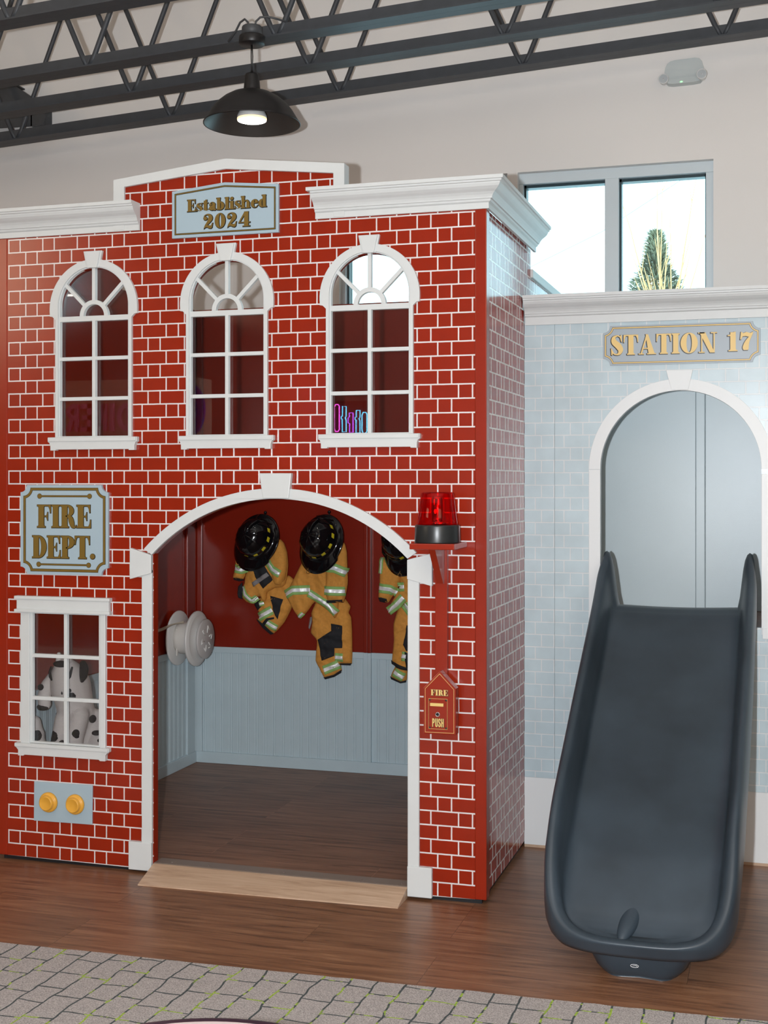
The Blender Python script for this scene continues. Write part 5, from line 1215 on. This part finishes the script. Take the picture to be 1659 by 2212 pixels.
# ------------------------------------------------------------------ plush dogs in the low window
def spot_mat():
    m, nt, b = nodes('white_plush_with_black_spots')
    tc = nt.nodes.new('ShaderNodeTexCoord')
    nz = nt.nodes.new('ShaderNodeTexNoise'); nz.inputs['Scale'].default_value = 30; nt.links.new(tc.outputs['Object'], nz.inputs['Vector'])
    wv = nt.nodes.new('ShaderNodeVectorMath'); wv.operation = 'MULTIPLY_ADD'; nt.links.new(nz.outputs['Color'], wv.inputs[0]); wv.inputs[1].default_value = (0.02, 0.02, 0.02); nt.links.new(tc.outputs['Object'], wv.inputs[2])
    vo = nt.nodes.new('ShaderNodeTexVoronoi'); vo.inputs['Scale'].default_value = 15; nt.links.new(wv.outputs[0], vo.inputs['Vector'])
    rnd = nt.nodes.new('ShaderNodeSeparateColor'); nt.links.new(vo.outputs['Color'], rnd.inputs[0])
    thr = nt.nodes.new('ShaderNodeMapRange'); thr.inputs[1].default_value = 0.2; thr.inputs[2].default_value = 1.0; thr.inputs[3].default_value = 0.10; thr.inputs[4].default_value = 0.40; nt.links.new(rnd.outputs[0], thr.inputs[0])
    mk = mth(nt, 'LESS_THAN', vo.outputs['Distance'], thr.outputs[0])
    mx = nt.nodes.new('ShaderNodeMix'); mx.data_type = 'RGBA'; nt.links.new(mk, mx.inputs[0]); mx.inputs[6].default_value = (0.66, 0.60, 0.57, 1); mx.inputs[7].default_value = (0.012, 0.011, 0.013, 1)
    nt.links.new(mx.outputs[2], b.inputs['Base Color']); b.inputs['Roughness'].default_value = 0.95; b.inputs['Specular IOR Level'].default_value = 0.1
    f = nt.nodes.new('ShaderNodeTexNoise'); f.inputs['Scale'].default_value = 420; nt.links.new(tc.outputs['Object'], f.inputs['Vector'])
    bp = nt.nodes.new('ShaderNodeBump'); bp.inputs['Strength'].default_value = 0.7; bp.inputs['Distance'].default_value = 0.004; nt.links.new(f.outputs[0], bp.inputs['Height']); nt.links.new(bp.outputs[0], b.inputs['Normal'])
    return m
M['plush'] = spot_mat()
M['plush_black'] = mat('black_plush', (0.012, 0.011, 0.013), 0.9, bump=0.6, bscale=420)
M['plush_white'] = mat('white_plush', (0.66, 0.60, 0.57), 0.95, bump=0.6, bscale=420)
M['plush_pink'] = mat('pink_plush', (0.66, 0.42, 0.36), 0.95, bump=0.5, bscale=420)
def chain(mb, pts):
    for i in range(len(pts)-1):
        a, b = pts[i], pts[i+1]; n = max(2, int((Vector(a[:3])-Vector(b[:3])).length/(0.3*min(a[3], b[3]))))
        for j in range(n+1):
            q = j/n; p = [a[k]+(b[k]-a[k])*q for k in range(4)]; mb.sphere(p[:3], p[3], seg=16, rings=10)
def remesh(o, v, it):
    rm = o.modifiers.new('remesh', 'REMESH'); rm.mode = 'VOXEL'; rm.voxel_size = v; rm.use_smooth_shade = True
    s_ = o.modifiers.new('smooth', 'SMOOTH'); s_.factor = 0.6; s_.iterations = it
def plush():
    t = thing('plush_dog', 'large white plush dog with black spots, nose raised, behind the square window', 'plush toy', (-1.66, 0.20, 0.0395))
    mb = MB()
    chain(mb, [(-1.665, 0.26, 0.16, 0.115), (-1.680, 0.24, 0.32, 0.105), (-1.692, 0.20, 0.47, 0.088), (-1.695, 0.17, 0.58, 0.076)])
    chain(mb, [(-1.700, 0.165, 0.62, 0.078), (-1.708, 0.155, 0.67, 0.083), (-1.711, 0.14, 0.705, 0.072), (-1.711, 0.12, 0.745, 0.047)])
    chain(mb, [(-1.650, 0.13, 0.56, 0.038), (-1.655, 0.095, 0.47, 0.036), (-1.650, 0.090, 0.25, 0.038), (-1.648, 0.085, 0.090, 0.040), (-1.645, 0.065, 0.078, 0.036)])
    chain(mb, [(-1.725, 0.13, 0.54, 0.036), (-1.735, 0.105, 0.42, 0.036), (-1.735, 0.095, 0.22, 0.038), (-1.735, 0.085, 0.090, 0.040), (-1.738, 0.065, 0.078, 0.036)])
    chain(mb, [(-1.610, 0.22, 0.54, 0.034), (-1.590, 0.20, 0.44, 0.066), (-1.575, 0.17, 0.28, 0.085), (-1.570, 0.13, 0.13, 0.070), (-1.565, 0.085, 0.080, 0.038)])
    chain(mb, [(-1.740, 0.26, 0.40, 0.040), (-1.738, 0.24, 0.25, 0.048), (-1.735, 0.20, 0.13, 0.046)])
    chain(mb, [(-1.640, 0.35, 0.10, 0.03), (-1.60, 0.42, 0.075, 0.022), (-1.54, 0.46, 0.068, 0.017)])
    remesh(mb.obj('body', M['plush'], t), 0.006, 7)
    mb = MB(); mb.sphere((-1.711, 0.088, 0.768), (0.034, 0.020, 0.014)); mb.obj('nose', M['plush_black'], t)
    mb = MB(); mb.tube([(-1.757, 0.092, 0.755), (-1.757, 0.080, 0.735), (-1.750, 0.072, 0.718), (-1.742, 0.070, 0.704)], [0.004, 0.0055, 0.006, 0.003], 8); mb.obj('mouth_line', M['plush_black'], t)
    mb = MB(); mb.tube([(-1.665, 0.095, 0.757), (-1.664, 0.082, 0.738), (-1.666, 0.074, 0.722), (-1.672, 0.072, 0.710)], [0.004, 0.006, 0.008, 0.004], 8); mb.obj('mouth_line', M['plush_black'], t)
    for x in (-1.731, -1.688):
        mb = MB(); chain(mb, [(x, 0.105, 0.780, 0.014), (x+(0.003 if x < -1.7 else -0.003), 0.10, 0.806, 0.009)]); remesh(mb.obj('muzzle_fold', M['plush_white'], t), 0.004, 3)
    mb = MB(); chain(mb, [(-1.778, 0.15, 0.715, 0.022), (-1.792, 0.115, 0.675, 0.025), (-1.796, 0.10, 0.63, 0.028), (-1.793, 0.10, 0.603, 0.026)])
    e = mb.obj('ear', M['plush_white'], t); remesh(e, 0.005, 5)
    mb = MB(); mb.sphere((-1.797, 0.094, 0.592), (0.025, 0.024, 0.015)); mb.sphere((-1.802, 0.086, 0.672), (0.013, 0.010, 0.013)); mb.obj('ear_spot', M['plush_black'], e)
    mb = MB(); chain(mb, [(-1.648, 0.15, 0.765, 0.014), (-1.632, 0.13, 0.748, 0.019), (-1.626, 0.115, 0.722, 0.017), (-1.630, 0.11, 0.702, 0.009)]); remesh(mb.obj('ear', M['plush_black'], t), 0.005, 4)
    for x, z, a, b_ in ((-1.603, 0.545, 0.012, 0.016), (-1.585, 0.490, 0.020, 0.010), (-1.566, 0.462, 0.012, 0.009), (-1.765, 0.490, 0.008, 0.012), (-1.775, 0.463, 0.004, 0.009), (-1.752, 0.560, 0.007, 0.010), (-1.671, 0.665, 0.007, 0.009), (-1.672, 0.640, 0.008, 0.006), (-1.700, 0.655, 0.004, 0.009)):
        mb = MB(); yy = 0.128 if z < 0.6 else 0.078
        if x > -1.61: yy = 0.135
        mb.sphere((x, yy+0.012, z), (a, 0.020, b_)); mb.obj('spot', M['plush_black'], t)
plush()
def plush_leg():
    t = thing('plush_toy', 'white plush with black spots just showing at the lower left of the square window', 'plush toy', (-1.84, 0.11, 0.0395))
    mb = MB(); chain(mb, [(-1.822, 0.10, 0.082, 0.038), (-1.826, 0.12, 0.25, 0.036), (-1.832, 0.12, 0.42, 0.034), (-1.836, 0.10, 0.53, 0.024)]); chain(mb, [(-1.828, 0.10, 0.48, 0.032), (-1.816, 0.09, 0.455, 0.028)])
    remesh(mb.obj('body', M['plush'], t), 0.006, 5)
    for x, z in ((-1.822, 0.492), (-1.824, 0.474)):
        mb = MB(); mb.sphere((x, 0.071, z), (0.008, 0.006, 0.006)); mb.obj('spot', M['plush_black'], t)
plush_leg()

# ------------------------------------------------------------------ table at the bottom edge, and what the windows mirror
t = thing('round_table', 'round pink topped table with dark plum edge, cut by the bottom of the photo', 'table', (0.128, -2.612, 0.004))
mb = MB(); mb.lathe([(0, 0.470), (0.325, 0.470), (0.333, 0.474), (0.335, 0.485), (0.333, 0.497), (0.322, 0.500), (0, 0.500)], (0.128, -2.612, 0.004), seg=96); mb.obj('edge_band', M['edge'], t)
mb = MB(); mb.lathe([(0, 0.4995), (0.306, 0.4995), (0.307, 0.5015), (0.304, 0.5022), (0, 0.5022)], (0.128, -2.612, 0.004), seg=96); mb.obj('tabletop', M['pinktop'], t)
mb = MB(); mb.lathe([(0, 0.028), (0.03, 0.028), (0.03, 0.47), (0, 0.47)], (0.128, -2.612, 0.004)); mb.obj('pedestal', M['edge'], t)
mb = MB(); mb.lathe([(0, 0.003), (0.20, 0.003), (0.20, 0.012), (0.03, 0.035), (0, 0.035)], (0.128, -2.612, 0.004), seg=48); mb.obj('base', M['edge'], t)

def mirror_world():
    M['diner_wall'] = mat('beige_shop_front_paint', (0.62, 0.50, 0.40), 0.5)
    M['diner_pink'] = mat('pink_letter_plastic', (0.90, 0.30, 0.55), 0.4)
    t = thing('diner_play_front', 'beige play diner front opposite, mirrored in the left arched window', 'playhouse', (-4.9, -6.1, 0))
    mb = MB(); mb.box(-6.6, -3.9, -6.3, -6.05, 0.0, 1.72); mb.obj('front_panel', mat('diner_red_panel', (0.35, 0.05, 0.04), 0.4), t)
    mb = MB(); mb.box(-6.6, -3.9, -6.3, -6.02, 1.72, 2.42); mb.obj('fascia', M['diner_wall'], t)
    s = thing('diner_sign', 'pink letters reading DINER, mirrored in the left arched window', 'sign', (-4.86, -6.0, 1.93))
    gl = {'D': (0.8, [q_rect(0.05, 0, 0.22, 1), q_half(0.22, 0.5, 0.5, 0.5, 0.32, 0.34, -90, 90)]), 'I': (0.3, [q_rect(0.06, 0, 0.24, 1)]),
          'N': (0.75, [q_rect(0.05, 0, 0.22, 1), q_rect(0.53, 0, 0.70, 1), [(0.05, 1), (0.28, 1), (0.70, 0), (0.47, 0)]]),
          'E': (0.62, [q_rect(0.05, 0, 0.22, 1), q_rect(0.05, 0, 0.58, 0.17), q_rect(0.05, 0.83, 0.58, 1), q_rect(0.05, 0.42, 0.5, 0.58)]),
          'R': (0.72, [q_rect(0.05, 0, 0.22, 1), q_half(0.22, 0.71, 0.42, 0.29, 0.25, 0.13, -90, 90), [(0.25, 0.45), (0.45, 0.45), (0.68, 0), (0.47, 0)]])}
    mb = MB(); x = -4.545; k = 0.195
    for ch in 'DINER':
        w, cs = gl[ch]
        for c in cs: mb.prism([[(x-a*k, 1.955+b*0.25) for a, b in c]], -6.02, -5.98)
        x -= w*k+0.012
    mb.obj('lettering', M['diner_pink'], s)
    # neon sign, word mirrored in the right arched window
    s = thing('neon_sign', 'pink and blue neon letters, mirrored in the right arched window', 'neon sign', (-2.14, -4.97, 1.87))
    mb = MB(); mb.box(-2.36, -1.93, -5.03, -5.00, 1.80, 2.12); mb.obj('backing', M['plinth'], s)
    mb = MB(); mb.box(-2.16, -2.12, -5.02, -4.99, 0.0068, 1.8); mb.obj('stand', M['plinth'], s)
    cols = [emit('pink_neon', (1.0, 0.10, 0.75), 18), emit('blue_neon', (0.10, 0.65, 1.0), 18), emit('purple_neon', (0.55, 0.10, 1.0), 18)]
    def loop(P_, m_):
        mb = MB(); mb.tube([(x_, -4.985, z_) for x_, z_ in P_], 0.0042, 6, closed=True); mb.obj('neon_tube', m_, s)
    z0 = 1.87
    x = -2.005
    sp = [('o', 1), ('i', 1), ('f', 2), ('i', 1), ('d', 0)]
    for k_, (kind, ci) in enumerate(sp):
        w = 0.040; h = 0.16 + 0.012*k_
        zb = z0 + 0.004*k_
        x0_, x1_ = x-w, x
        if kind == 'f': P_ = [(x1_, zb), (x0_+0.012, zb), (x0_+0.012, zb+0.07), (x0_, zb+0.07), (x0_, zb+0.115), (x0_+0.010, zb+0.115), (x0_+0.010, zb+0.15), (x1_, zb+0.15)]
        elif kind == 'i': P_ = [(x1_, zb), (x0_+0.008, zb), (x0_+0.008, zb+0.10), (x0_, zb+0.10), (x0_, zb+0.12), (x0_+0.01, zb+0.12), (x0_+0.01, zb+h), (x1_, zb+h), (x1_, zb+0.12), (x1_-0.008, zb+0.11), (x1_, zb+0.09)]
        else: P_ = [(x1_-0.01, zb), (x0_+0.01, zb), (x0_, zb+0.02), (x0_, zb+h-0.02), (x0_+0.01, zb+h), (x1_-0.008, zb+h), (x1_, zb+h-0.015), (x1_, zb+0.015)]
        loop(P_, cols[ci]); x -= w+0.016
    s = thing('oval_sign', 'dark blue oval sign, mirrored in the middle arched window', 'sign', (-3.49, -4.97, 1.86))
    mb = MB(); mb.prism([arc(-3.49, 2.075, 0.13, 0, 352, 44, 0.205)], -5.0, -4.97); mb.obj('board', mat('deep_blue_paint', (0.02, 0.05, 0.55), 0.3), s)
    mb = MB(); mb.box(-3.50, -3.48, -5.0, -4.98, 0.0068, 1.88); mb.obj('stand', M['plinth'], s)
mirror_world()
